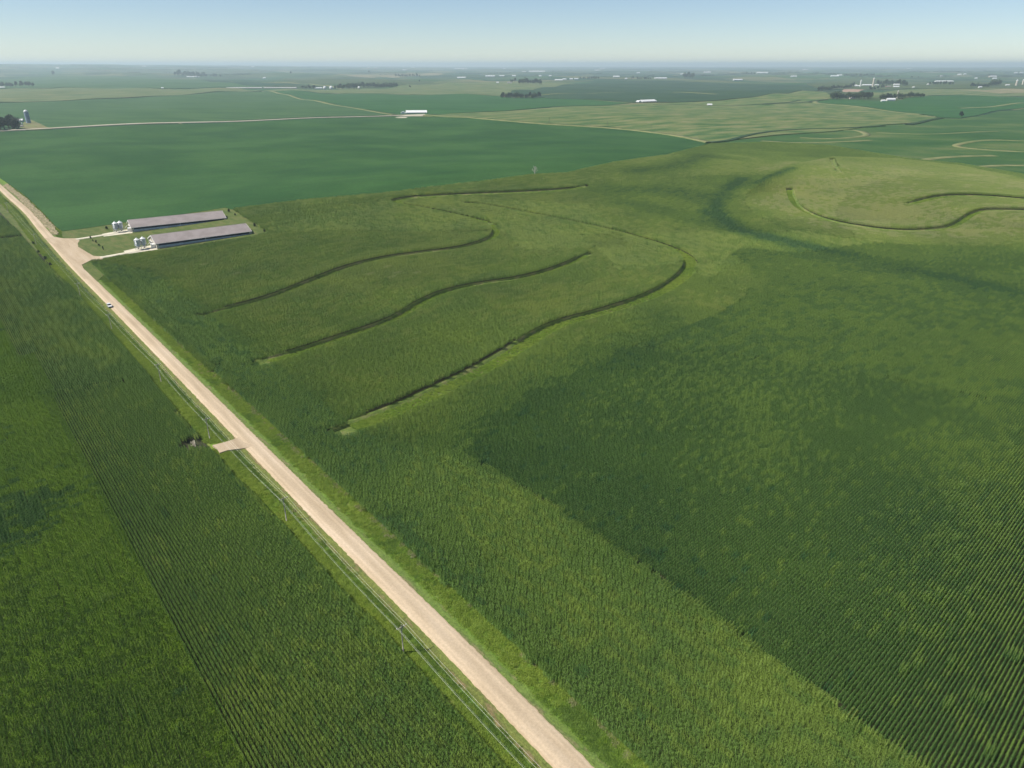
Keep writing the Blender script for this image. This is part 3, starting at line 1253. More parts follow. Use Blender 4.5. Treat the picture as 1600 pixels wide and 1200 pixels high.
def cont_base(P):
    d, _, _ = polydist(P, UP_EDGE)
    return .70 - .26 * np.exp(-(d / 26) ** 2)


DOME_RING = np.vstack([DOME, DOME[:1]])


def dome_base(P):
    d, _, _ = polydist(P, DOME_RING)
    return .88 - .26 * np.exp(-(d / 16) ** 2)


def dark_base(P):
    d, _, _ = polydist(P, HEAD_LOW)
    return .29 - .09 * np.exp(-(d / 38) ** 2)


def is_head(P):
    return polydist(P, HEAD_LINE)[1] != HEAD_SIGN


def not_head(P):
    d, s_, a = polydist(P, HEAD_LINE)
    return (s_ == HEAD_SIGN) | (d < lap(P))


DA = cast(1250, 1000), cast(1350, 893)
DARK_ANG = math.atan2(*(DA[1] - DA[0])[::-1])
ROAD_ANG = RANG
print('dark rows', math.degrees(DARK_ANG), 'road', math.degrees(ROAD_ANG))

build_corn('corn_field', [
    (straight(ROAD_ANG, CORN_ALL), head_base, .24, lambda P: in_all(P, .9) & is_head(P), 5),
    (straight(DARK_ANG, DARK_POLY), dark_base, .17, lambda P: in_all(P, 1.2) & not_head(P) & inside(P, DARK_POLY) & ~inside(P, DOME), 6),
    (contour(['t1', 't2', 't3', 't4'], 190), cont_base, .22, lambda P: in_all(P) & not_head(P) & ~inside(P, DARK_POLY) & ~inside(P, DOME), 7),
    (contour(['t5', 't6'], 170), dome_base, .26, lambda P: in_all(P) & inside(P, DOME), 8),
], 'terraced corn field of many green shades right of the gravel road',
    (straight(DARK_ANG, CORN_ALL), DARK_ANG, .46, lambda P: in_all(P, 1.2)))

# left of the road
SPLIT = casts([(-160, 330), (-80, 420), (-20, 480), (0, 512), (50, 590), (100, 680), (165, 800), (240, 930), (320, 1080), (385, 1200), (460, 1330)], 2.0)
SPL_SIGN = polydist(casts([(50, 900)]), SPLIT)[1][0]
CORNER = casts([(34, 372), (0, 376), (-40, 381), (-40, 376), (0, 371), (32, 366)], 1.0)
LEFT_ALL = casts([(-250, 345), (-60, 340), (0, 335), (34, 368), (36, 374), (140, 480), (290, 660), (800, 1200), (900, 1400), (200, 1600), (-500, 1600), (-600, 700)], 2.0)
APPR = casts([(270, 700), (338, 690), (366, 684), (395, 700), (345, 712), (300, 712)])
BAND0 = casts([(-120, 383), (0, 374.5), (36, 371.5)])


def in_left(P):
    u, _ = road_u(P)
    edge = -(HW + 7.4)
    d, _, _ = polydist(P, BAND0)
    d2, _, _ = polydist(P, APPR_L)
    return inside(P, LEFT_ALL) & (u * RSIDE < edge) & (d > 4.5) & (d2 > 4.0)


APPR_L = casts([(300, 697), (345, 698), (380, 692)])
BA = cast(100, 1000), cast(200, 960)
build_corn('corn_field', [
    (straight(ROAD_ANG, LEFT_ALL), .46, .30, lambda P: in_left(P) & (polydist(P, SPLIT)[1] != SPL_SIGN), 15),
    (straight(ROAD_ANG + math.pi / 2, LEFT_ALL), None, .4, lambda P: in_left(P) & ((polydist(P, SPLIT)[1] == SPL_SIGN) | (polydist(P, SPLIT)[0] < lap(P))), 16),
], 'corn field left of the gravel road with a bright lush corner',
    (straight(ROAD_ANG, LEFT_ALL), ROAD_ANG, .43, lambda P: in_left(P)))

# grass: verges, approach, terrace gaps
def grass_points():
    Ps, ix = [], []
    # verges
    L = ROAD_S
    d = np.gradient(L, axis=0)
    d /= np.hypot(d[:, 0], d[:, 1])[:, None]
    nn = np.stack([d[:, 1], -d[:, 0]], -1)
    for u in np.arange(-11.2, 11.3, .8):
        if abs(u) < 3.7: continue
        for sub in np.arange(0, 1, .22):
            P = L[:-1] + (L[1:] - L[:-1]) * sub + nn[:-1] * u + rng.normal(0, .3, (len(L) - 1, 2))
            P = P[visible(P)]
            n = len(P)
            nz = fbm(P, 14, 31) + rng.normal(0, .07, n)
            right = u * RSIDE > 0
            a = abs(u)
            rr_ = np.hypot(P[:, 0], P[:, 1])
            dry = .62 + .5 * np.clip(np.abs(rr_ - 300) / 110, 0, 1) - (.0 if right else -.3)
            i = np.where(nz > dry, 2, np.where(nz > .44, 1, np.where(nz < .30, 3, 0)))
            if right and a > 9.4:
                i = np.where(rng.random(n) < .16, 2, i)
            if right and a < 5.0:
                i = np.where(rng.random(n) < .10, 4, 0)
            elif not right and a < 5.4:
                i = np.where(rng.random(n) < .55, 4, np.where(nz > .56, 2, 0))
            elif not right and a < 7.0:
                i = np.where(nz < .56, 3, 0)
            elif not right:
                i = np.where(nz > .34, 1, 0)
            Ps.append(P)
            ix.append(i)
    P = np.vstack(Ps)
    ix = np.concatenate(ix)
    r = np.hypot(P[:, 0], P[:, 1])
    keep = (r < 900) & ~inside(P, casts(APRON)) & ~inside(P, YARD) & (polydist(P, APPR_L)[0] > 2.0)
    return P[keep], ix[keep]


GP, GI = grass_points()
_u = np.abs(road_u(GP)[0])
scatter('roadside_grass', GP, rng.uniform(0, 6.28, len(GP)), GI, rng.uniform(.35, .95, len(GP)) * np.where(_u < 5, .5, 1), NG_GRASS, 'rough grass verges along the gravel road', zoff=.1)

M['terrace_grass'] = mottled('terrace_grass', [(.3, (.08, .125, .026)), (.5, (.11, .155, .034)), (.7, (.16, .17, .062))], .15, fine=.3, fine_scale=1.5, bump=.4)
TP = []
for k, L in TERR.items():
    g_ = GAP[k]
    Lx = np.vstack([L[0] - (L[1] - L[0]) / np.hypot(*(L[1] - L[0])) * g_ * .9, L, L[-1] + (L[-1] - L[-2]) / np.hypot(*(L[-1] - L[-2])) * g_ * .9])
    st = strip('terrace_grass_strip', Lx, .2, g_ + 1.0, .2, M['terrace_grass'], k=0, mn=4, sm=0,
               profile=[(-1.6, -.2), (-1.5, BANK - .1), (-.5, BANK), (.1, BANK - .2), (1.1, .15), (2.0, .08), (g_ * .6, .25), (g_, .1), (g_ + .6, -.2)])
    tag(st, kind='structure')
    dd = np.gradient(L, axis=0)
    dd /= np.hypot(dd[:, 0], dd[:, 1])[:, None]
    nn = np.stack([dd[:, 1], -dd[:, 0]], -1)
    for u in np.arange(.2, g_, 1.0):
        for sub in np.arange(0, 1, .3):
            TP.append(L[:-1] + (L[1:] - L[:-1]) * sub + nn[:-1] * u + rng.normal(0, .3, (len(L) - 1, 2)))
TP = np.vstack(TP)
TP = TP[visible(TP) & (np.hypot(TP[:, 0], TP[:, 1]) < 800)]
scatter('terrace_grass', TP, rng.uniform(0, 6.28, len(TP)), np.where(fbm(TP, 15, 91) + rng.normal(0, .1, len(TP)) > .5, 1, 0), rng.uniform(.4, .9, len(TP)), NG_GRASS,
        'grass on the curved terrace ridges between the corn', zoff=.35)
M['soil'] = None

# ------------------------------------------------------------------ farther fields
M['soy'] = mottled('soybean_canopy', [(.3, (.018, .064, .013)), (.5, (.024, .075, .015)), (.72, (.033, .090, .019))], .007, (1, 1.3, 1), .5, rows=.10, fine=.3, fine_scale=.45, bump=.5)
M['soy_grey'] = mottled('greyish_soybeans', [(.3, (.030, .080, .024)), (.7, (.048, .104, .031))], .006, (1, 3, 1), .3, fine=.1, fine_scale=.3, bump=.3)
M['soy_bright'] = mottled('bright_soybeans', [(.3, (.018, .072, .015)), (.7, (.030, .096, .021))], .006, (1, 3, 1), .2, fine=.1, fine_scale=.3, bump=.3)
M['pale'] = mottled('pale_field', [(.26, (.042, .094, .024)), (.44, (.080, .124, .036)), (.60, (.122, .148, .050)), (.80, (.168, .168, .074))], .011, (1, 2.8, 1), -.55, fine=.2, fine_scale=.2, bump=.3)
M['pale_green'] = mottled('pale_green_field', [(.3, (.060, .105, .034)), (.5, (.098, .130, .046)), (.7, (.140, .150, .064))], .009, (1, 3, 1), -.2, fine=.15, fine_scale=.2, bump=.3)
M['mixed'] = mottled('soybeans_on_contour', [(.2, (.024, .072, .016)), (.48, (.036, .088, .020)), (.66, (.060, .106, .027)), (.85, (.100, .128, .042))], .006, (1, 1.8, 1), .15, fine=.18, fine_scale=.25, bump=.4)
M['dark_corn'] = mottled('distant_dark_corn', [(.3, (.015, .046, .020)), (.7, (.030, .066, .024))], .006, (1, 3, 1), .2, fine=.12, fine_scale=.2, bump=.3)
M['olive'] = mottled('distant_olive_corn', [(.3, (.036, .066, .022)), (.7, (.070, .092, .032))], .006, (1, 3, 1), -.1, fine=.12, fine_scale=.2, bump=.3)
M['tan'] = mottled('tan_stubble', [(.3, (.16, .15, .08)), (.7, (.22, .195, .11))], .008, (1, 3, 1), -.1, fine=.12, fine_scale=.2)
M['dirt'] = mottled('reddish_feedlot_dirt', [(.3, (.26, .17, .12)), (.7, (.34, .24, .18))], .02, fine=.15, fine_scale=.2)


def field(name, pts, h, mk, label):
    o = slab(name, pts, h, M[mk], k=.018, mn=9)
    tag(o, label, None, None, 'stuff')
    return o


field('soybean_field', [(-120, 190), (0, 206), (300, 193.5), (620, 182), (690, 182.5), (835, 192.5), (960, 199), (1050, 210), (1108, 223), (1045, 243), (960, 254), (885, 271), (835, 273), (760, 283), (600, 303), (480, 314), (362, 327),
                        (352, 324), (182, 349), (130, 357), (98, 361), (88, 354), (68, 332), (42, 307), (10, 284), (-120, 200)], .9, 'soy', 'deep green soybean field behind the two long barns')
field('soybean_field', [(-120, 172), (0, 160.5), (200, 153.5), (408, 143), (500, 160), (615, 179), (300, 190.5), (66, 201), (40, 198), (-120, 200)], .9, 'soy_grey', 'greyish green soybean field beyond the far gravel road')
field('soybean_field', [(411, 142.5), (500, 146), (660, 148.5), (790, 152), (850, 153), (985, 161), (800, 172), (690, 178.5), (625, 178.5), (560, 169), (470, 154)], .9, 'soy_bright', 'bright green soybean field above the white roofed barn')
field('pale_field', [(665, 180.5), (800, 173), (990, 163), (1060, 160), (1130, 157), (1190, 150), (1245, 143), (1285, 143), (1300, 152), (1262, 160), (1350, 167), (1440, 179), (1465, 184), (1420, 192), (1300, 205), (1180, 214), (1108, 222), (1050, 209),
                      (960, 198), (835, 191.5), (700, 183)], 1.6, 'pale', 'pale straw green rolling field with green streaks in mid distance')
field('soybean_field', [(1268, 159.5), (1300, 154), (1400, 158), (1450, 150), (1600, 152), (1720, 154), (1720, 176), (1600, 168), (1560, 172), (1502, 184), (1470, 183), (1440, 178), (1350, 166)], .9, 'soy_bright', 'bright green field around the lone dark tree at right')
field('contour_field', [(1112, 223), (1180, 215.5), (1300, 206), (1420, 193), (1466, 185), (1502, 185.5), (1560, 174), (1600, 170), (1720, 178), (1720, 300), (1600, 272), (1500, 257), (1420, 248), (1300, 229), (1200, 223)], .9, 'mixed', 'green contour strips field at the right of the photo')
field('grass_field', [(1310, 148), (1400, 141), (1500, 139), (1720, 142), (1720, 152), (1600, 150), (1450, 149), (1440, 152), (1360, 152)], .6, 'pale_green', 'pale pasture strip between the two right farmsteads')
field('corn_strip_field', [(-120, 140), (0, 139), (100, 137), (250, 139), (410, 141), (200, 152), (0, 159), (-120, 165)], 1.8, 'pale_green', 'pale striped field at the left beyond the soybeans')
field('corn_field_far', [(790, 151.5), (850, 152.5), (990, 160), (1128, 156), (1190, 149.5), (1245, 142), (1285, 141), (1260, 132), (1000, 128), (900, 131), (850, 136), (800, 142)], 1.8, 'dark_corn', 'dark green field behind the second white roofed barn')
field('pasture', [(412, 141.5), (500, 145), (660, 147.5), (790, 150.5), (800, 141), (900, 131), (700, 128), (560, 139), (470, 139)], .8, 'pale_green', 'pale pasture below the treed farmstead left of centre')
field('far_field', [(430, 124), (480, 121), (640, 127), (760, 128), (690, 131), (560, 138), (465, 130)], .8, 'olive', 'olive strip above the treed farmstead left of centre')
field('far_field', [(-100, 128), (120, 118), (270, 122), (410, 136), (250, 138), (100, 136), (0, 138)], 1.8, 'soy_grey', 'blue green far field behind the left tree clump')
field('far_field', [(1285, 140), (1260, 131), (1300, 126), (1500, 127), (1720, 130), (1720, 141), (1500, 138), (1420, 138)], 1.8, 'olive', 'olive field behind the upper right farmstead')
field('feedlot', [(1316, 141), (1330, 137.5), (1362, 136.5), (1372, 138), (1345, 141.5), (1322, 144)], .7, 'dirt', 'reddish bare feedlot in front of the white cattle sheds')
for pts, mk, lb in [
    ([(640, 119), (700, 116), (860, 115), (900, 118), (760, 122)], 'dark_corn', 'dark far field right of the small tree row'),
    ([(120, 113), (300, 106), (440, 109), (400, 114), (200, 118)], 'olive', 'olive far field near the left horizon'),
    ([(520, 118), (640, 113), (700, 115), (600, 121)], 'tan', 'thin tan strip field left of the small tree row'),
    ([(880, 116), (1000, 113), (1160, 117), (1000, 121)], 'dark_corn', 'dark far field right of centre near the horizon'),
    ([(1180, 118), (1320, 113), (1500, 116), (1400, 123), (1240, 124)], 'soy_grey', 'blue green far field near the right horizon'),
    ([(880, 134), (960, 131), (1000, 133), (900, 139), (830, 140)], 'olive', 'olive strip beside the dark field right of centre'),
    ([(1500, 141), (1600, 139), (1720, 140), (1720, 144), (1560, 146)], 'tan', 'tan strip along the right edge of the pasture'),
    ([(700, 109.5), (820, 108), (900, 110), (800, 112.5)], 'olive', 'olive sliver field near the horizon at centre'),
]:
    field('far_field', pts, 1.0, mk, lb)

# grassed contour lines and headlands in the far fields
M['pale_line'] = mottled('pale_grass_line', [(.3, (.12, .145, .052)), (.7, (.19, .19, .085))], .05, fine=.15, fine_scale=.3)
M['dark_line'] = mottled('dark_ditch_growth', [(.3, (.022, .05, .02)), (.7, (.035, .07, .025))], .05, fine=.2, fine_scale=.3)
for pts, wd, mk, h in [
    ([(1250, 215), (1300, 217), (1345, 214), (1358, 210), (1340, 203), (1300, 203)], 5, 'pale_line', 1.1),
    ([(1190, 220), (1250, 224), (1330, 221), (1360, 219)], 4, 'pale_line', 1.1),
    ([(1370, 207), (1440, 210), (1500, 208), (1560, 205)], 3, 'pale_line', 1.1),
    ([(1640, 222), (1600, 220), (1540, 218), (1500, 224), (1490, 229), (1540, 234), (1600, 237), (1640, 238)], 4.5, 'pale_line', 1.1),
    ([(1430, 252), (1460, 247), (1500, 244), (1555, 243)], 5, 'pale_line', 1.1),
    ([(1505, 266), (1530, 260), (1570, 258), (1640, 259)], 5, 'pale_line', 1.1),
    ([(1580, 279), (1600, 275), (1640, 274)], 5, 'pale_line', 1.1),
    ([(1108, 222), (1140, 219), (1180, 208), (1240, 201), (1320, 200), (1380, 196)], 5, 'dark_line', 2.2),
    ([(1420, 194), (1450, 187), (1470, 184)], 6, 'dark_line', 2.2),
    ([(1195, 163), (1250, 160), (1290, 155)], 8, 'dark_line', 2.2),
    ([(1020, 163), (1120, 165), (1190, 163), (1250, 156)], 5, 'dark_line', 2.2),
    ([(0, 160), (200, 153.3), (410, 142)], 9, 'dark_line', 1.5),
    ([(411, 142.5), (470, 155), (560, 170), (615, 179)], 6, 'pale_line', 1.2),
    ([(665, 179), (800, 191), (960, 198.5), (1050, 209), (1108, 222)], 5, 'pale_line', 1.9),
    ([(1300, 153), (1260, 160), (1350, 166.5), (1440, 178.5)], 6, 'pale_line', 1.9),
    ([(1500, 169), (1580, 163), (1640, 158)], 6, 'pale_line', 1.2),
    ([(1198, 184), (1300, 185), (1420, 190)], 5, 'pale_line', 1.9),
    ([(835, 272.5), (890, 272.5), (1000, 291), (1100, 306)], 3.0, 'pale_line', 1.2),
    ([(430, 128), (470, 130), (560, 139)], 10, 'pale_line', 1.2),
    ([(800, 152), (1000, 143), (1120, 147)], 9, 'pale_line', 2.1),
]:
    st = strip('field_margin', casts(pts, h), wd * 1.2, wd * 1.2, h, M[mk], k=.008, mn=5)
    tag(st, kind='structure')

# far gravel road
M['far_gravel'] = mottled('pale_road_gravel', [(.3, (.36, .32, .24)), (.7, (.44, .40, .31))], .02, fine=.1, fine_scale=.3)
FR = casts([(-60, 207), (0, 204), (100, 199), (300, 191), (450, 186), (620, 180), (664, 178.5)], .8)
tag(strip('far_gravel_road', FR, 9, 9, 1.1, M['far_gravel'], k=.006, mn=8), kind='structure')


# ------------------------------------------------------------------ the two long barns
def long_barn(near_px, far_px, label, roof_mat, W=22.0, cat='barn'):
    a, b = cast(*near_px), cast(*far_px)
    ax = (b - a) / np.hypot(*(b - a))
    L = float(np.hypot(*(b - a)))
    o = thing('livestock_barn', label, cat, a, .72, math.atan2(ax[1], ax[0]), 'long livestock barns beside the gravel road')
    e, rise = 3.5, 3.8
    MB().box(0, L, 0, W, -.6, .95).build('foundation_wall', M['wall_concrete'], o)
    MB().box(.3, L - .3, .16, W - .16, .953, e).build('wall', M['tan_wall'], o)
    for y0, y1 in ((.04, .155), (W - .155, W - .04)):
        MB().box(1.2, L - 1.2, y0, y1, 1.95, e - .1).build('curtain_opening', M['curtain'], o)
        MB().box(1.2, L - 1.2, y0 - .03 if y0 < 1 else y0, y1 if y0 < 1 else y1 + .03, .96, 1.945).build('side_curtain', M['curtain_light'], o)
    n = int(L / 24)
    for k in range(n + 1):
        x = 1.0 + (L - 2.2) * k / n
        MB().box(x, x + .22, -.02, .03, .96, e - .05).build('curtain_post', M['white'], o)
    gm = M['tan_wall']
    for x0, x1 in ((0, .29), (L - .29, L)):
        MB().prism([(.01, .955), (W - .01, .955), (W - .01, e), (W / 2, e + rise - .02), (.01, e)], x0, x1).build('gable_wall', gm, o)
    for sgn in (0, 1):
        y_e, y_m = (-.4, W / 2) if sgn == 0 else (W + .4, W / 2)
        ze = e - .4 * rise / (W / 2)
        MB().prism([(y_e, ze + .02), (y_m, e + rise + .02), (y_m, e + rise + .16), (y_e, ze + .16)], -.5, L + .5).build('roof', roof_mat, o)
        # white rake boards on both gables, corner boards and gutters
        for x0, x1 in ((-.62, -.504), (L + .504, L + .62)):
            MB().prism([(y_e, ze - .55), (y_m, e + rise - .55), (y_m, e + rise + .2), (y_e, ze + .2)], x0, x1).build('rake_board', M['white'], o)
        for x0, x1 in ((-.12, -.003), (L + .003, L + .12)):
            yy = .0 if sgn == 0 else W - .9
            MB().box(x0, x1, yy, yy + .9, .96, e - .1).build('corner_board', M['white'], o)
        MB().box(-.4, L + .4, y_e - .12 if sgn == 0 else y_e + .002, y_e - .002 if sgn == 0 else y_e + .12, ze - .05, ze + .12).build('gutter', M['white'], o)
    MB().prism([(W / 2 - .35, e + rise + .05), (W / 2 + .35, e + rise + .05), (W / 2, e + rise + .3)], -.52, L + .52).build('ridge_cap', roof_mat, o)
    # near gable: service room, doors and end-wall fans
    MB().box(-2.4, -.13, 3.0, 7.5, -.6, 2.5).build('service_room', M['white'], o)
    MB().prism([(2.8, 2.503), (7.7, 2.503), (7.7, 2.62), (2.8, 2.62)], -2.6, -.13).build('service_roof', M['white_roof'], o)
    MB().box(-.1, -.004, 9.4, 10.6, 1.0, 3.0).build('door', M['door'], o)
    for y in (12.2, 14.6, 17.0):
        f = MB().box(-.55, -.004, y - .85, y + .85, 1.15, 2.85).build('fan_housing', M['white'], o)
        MB().lathe([(.7, 0), (.7, .05)], 14).build('fan_opening', M['dark'], f).matrix_local = Matrix.Translation((-.56, y, 2.0)) @ Matrix.Rotation(-math.pi / 2, 4, 'Y')
    MB().box(-.1, -.004, 10.0, 12.0, 4.4, 5.6).build('gable_louvre', M['steel_dark'], o)
    return o, a, ax


barn_a, ba, bax = long_barn((207.7, 364.6), (353, 344), 'long brown-grey roofed barn farther from the camera, against the soybean field', M['roof'])
barn_b, bb, bbx = long_barn((246.2, 390.4), (393, 367), 'long brown-grey roofed barn nearer the camera, against the terraced corn', M['roof'])

# feed bins on their concrete pads
def feed_bin(xy, label):
    o = thing('feed_bin', label, 'feed bin', xy, .8, .4, 'galvanised feed bins at the barn ends')
    r = 1.75
    MB().lathe([(.28, 1.3), (r, 3.5)], 20).build('hopper', M['galv'], o, True)
    c = MB().lathe([(r, 3.503), (r, 6.9)], 20, cap=False).build('body', M['galv'], o, True)
    for z in (4.3, 5.15, 6.0):
        MB().lathe([(r + .01, z), (r + .06, z + .05), (r + .01, z + .1)], 20, cap=False).build('body_ring', M['galv'], c)
    rf = MB().lathe([(r + .1, 6.88), (.3, 8.0)], 20).build('roof', M['white_roof'], o)
    MB().lathe([(.34, 8.0), (.34, 8.2), (.1, 8.35)], 10).build('filler_cap', M['white_roof'], rf)
    for k in range(6):
        a = k * math.pi / 3 + .2
        MB().tube([(1.72 * math.cos(a), 1.72 * math.sin(a), 0), (1.72 * math.cos(a), 1.72 * math.sin(a), 4.0)], .09, 4).build('leg', M['galv'], o)
    ld = MB()
    for y in (-.2, .2):
        ld.tube([(-r - .12, y, .3), (-r - .12, y, 6.9)], .03, 4)
    for k in range(14):
        ld.tube([(-r - .12, -.2, .6 + k * .45), (-r - .12, .2, .6 + k * .45)], .025, 4)
    ld.build('ladder', M['galv'], o)
    MB().lathe([(.3, .5), (.3, 1.3)], 8).build('boot', M['steel_dark'], o)
    return o


BINS = [((182.8, 365.0), 'galvanised feed bin by the farther barn, the one nearer the lane'),
        ((190.4, 363.8), 'galvanised feed bin by the farther barn, the one nearer the barn wall'),
        ((217.2, 392.2), 'galvanised feed bin by the nearer barn, the one nearer the lane'),
        ((226.4, 390.2), 'galvanised feed bin by the nearer barn, the one nearer the barn wall')]
for p, lb in BINS:
    feed_bin(cast(*p), lb)
for nm, a, ax, lb in (('a', ba, bax, ''), ('b', bb, bbx, '')):
    pts = []
    nrm = np.array([-ax[1], ax[0]])
    for u, v in ((-19.5, -2.0), (-.2, -2.2), (-.2, 13), (-6, 13), (-19.5, 8)):
        pts.append(a + ax * u + nrm * v)
    tag(slab('concrete_pad', pts, .8, M['concrete'], ground_pts=True, k=0, mn=4), kind='structure')
for a, ax, nb, lb in ((ba, bax, BINS[1][0], 'white auger tube from the feed bins to the farther barn'), (bb, bbx, BINS[3][0], 'white auger tube from the feed bins to the nearer barn')):
    q = cast(*nb)
    o = thing('auger_tube', lb, 'auger', q, .8, math.atan2(ax[1], ax[0]))
    MB().tube([(0.3, 0, .8), (5.5, 2.0, 4.2)], .13, 8).build('tube', M['white'], o)
    MB().tube([(3.0, 1.0, 0), (3.0, 1.0, 2.5)], .06, 4).build('support', M['galv'], o)
# white roll of curtain / pale litter strips on the lawn
for p, lb in (((256, 358.2), 'white panel lying on the lawn nearer the feed bins, between the barns'), ((318, 348.6), 'white panel lying on the lawn halfway along, between the barns')):
    o = MB().box(-3.2, 3.2, -.5, .5, 0, .12).box(-3.0, 3.0, -.3, .3, .12, .2).build('white_panel', M['white'])
    place(o, cast(*p), .745, math.atan2(bax[1], bax[0]))
    tag(o, lb, 'panel')


# ------------------------------------------------------------------ trees and shrubs
def crown_mesh(name, m, n, seed, lobes=9, leaf=.16, shape=(1, 1, .9), lift=0.0, core=0.28):
    """crown of many small leaf cards in uneven lobes, unit radius"""
    r = np.random.default_rng(seed)
    C = []
    for k in range(lobes):
        v = r.normal(size=3)
        v /= np.linalg.norm(v)
        v *= r.uniform(.25, .62)
        C.append((v, r.uniform(.30, .52)))
    V, F = [], []
    for i in range(n):
        c, rad = C[r.integers(0, lobes)]
        d = r.normal(size=3)
        d /= np.linalg.norm(d)
        p = (c + d * rad * (1 - core * r.random() ** 2)) * np.array(shape)
        p[2] += lift
        a = r.normal(size=3)
        a /= np.linalg.norm(a)
        nrm = d * .6 + a * .7
        t1 = np.cross(nrm, [0, 0, 1.0])
        t1 /= np.linalg.norm(t1) + 1e-9
        t2 = np.cross(nrm, t1)
        t2 /= np.linalg.norm(t2) + 1e-9
        s_ = leaf * r.uniform(.6, 1.4)
        b = len(V)
        for u, v in ((-1, -.6), (1, -.6), (.7, .7), (-.7, .7)):
            V.append(tuple(p + t1 * u * s_ * .5 + t2 * v * s_ * .5))
        F.append((b, b + 1, b + 2, b + 3))
    me = bpy.data.meshes.new(name)
    me.from_pydata(V, [], F)
    me.materials.append(m)
    return me


def trunk_mesh(seed, limbs=5, m=None):
    r = random.Random(seed)
    mb = MB()
    mb.tube([(0, 0, -.3), (.02, .01, .5), (.03, -.02, 1.25)], [.09, .07, .04], 7)
    for k in range(limbs):
        a = k * 6.28 / limbs + r.uniform(-.4, .4)
        z = r.uniform(.35, .9)
        mb.tube([(.02, 0, z), (.3 * math.cos(a), .3 * math.sin(a), z + .25), (.55 * math.cos(a), .55 * math.sin(a), z + .6)], [.04, .028, .012], 5)
    return mb.mesh('trunk', m or M['bark'])


CROWNS = [crown_mesh('crown', M['leaf_tree'], 620, 1, leaf=.17), crown_mesh('crown', M['leaf_dark'], 620, 2, leaf=.17), crown_mesh('crown', M['leaf_tree'], 620, 3, 7, leaf=.17, shape=(.95, .95, 1.1)),
          crown_mesh('crown', M['leaf_dark'], 620, 4, 10, leaf=.16, shape=(.8, .8, 1.25))]
TRUNKS = [trunk_mesh(1), trunk_mesh(2)]


def tree(xy, h, kind, label, group=None, name='tree', w_=1.0, z=0.0):
    """unit tree: crown radius 1 centred at 1.25, total about 2.2 high"""
    o = thing(name, label, 'tree', xy, z, rng.uniform(0, 6.28), group)
    s_ = h / 2.15
    o.scale = (s_ * w_, s_ * w_, s_)
    link('trunk', TRUNKS[kind % 2], o)
    c = link('crown', CROWNS[kind], o)
    c.location = (0, 0, 1.2)
    return o


ORD = ['leftmost', 'second', 'third', 'fourth', 'fifth', 'sixth', 'seventh', 'eighth', 'ninth', 'tenth', 'eleventh', 'twelfth', 'thirteenth', 'fourteenth', 'fifteenth', 'sixteenth',
       'seventeenth', 'eighteenth', 'nineteenth', 'twentieth']


def grove(p0, p1, n, hpx, label, group, kinds=(0, 1, 1, 2), depth=8.0, jit=.25):
    a, b = cast(*p0), cast(*p1)
    Q = []
    for i in range(n):
        t = (i + .5 + rng.uniform(-.35, .35)) / n
        q = a + (b - a) * t
        Q.append(q * (1 + abs(rng.normal(0, depth)) / np.hypot(*q)))
    Q.sort(key=lambda q: q[0] / q[1])
    for i, q in enumerate(Q):
        h = hpx / pxm(q) * rng.uniform(1 - jit, 1 + jit)
        lb = ('leftmost ' if i == 0 else 'rightmost ' if i == n - 1 else ORD[i] + ' from left, ') + label
        tree(q, h, kinds[rng.integers(0, len(kinds))], lb, group, w_=rng.uniform(.85, 1.15))


# left farmstead by the far gravel road
grove((-14, 205), (31, 202.5), 9, 20, 'dark leafy tree at the left edge farmstead by the far road', 'trees of the left edge farmstead', (1, 1, 0, 3), 16)
tag(slab('farmstead_yard', [(30, 203), (34, 193), (48, 187), (60, 192), (72, 198), (82, 201), (50, 202.6)], .95, mottled('dry_yard_grass', [(.3, (.17, .15, .075)), (.7, (.15, .18, .065))], .05, fine=.2, fine_scale=.4), k=.01, mn=5), kind='structure')


def silo(xy, label, dia, h, mk, cap='white_roof', z=0.0):
    o = thing('silo', label, 'silo', xy, z)
    r = dia / 2
    b = MB().lathe([(r, -.5), (r, h)], 18, cap=False).build('body', M[mk], o, True)
    for k in range(1, 6):
        MB().lathe([(r + .01, h * k / 6), (r + .07, h * k / 6 + .1), (r + .01, h * k / 6 + .2)], 18, cap=False).build('body_hoop', M[mk], b)
    MB().lathe([(r + .15, h), (r * .92, h + r * .45), (r * .55, h + r * .85), (.15, h + r)], 18).build('dome', M[cap], o, True)
    MB().box(r - .05, r + .75, -.45, .45, -.5, h * .97).build('chute', M[mk], o)
    return o


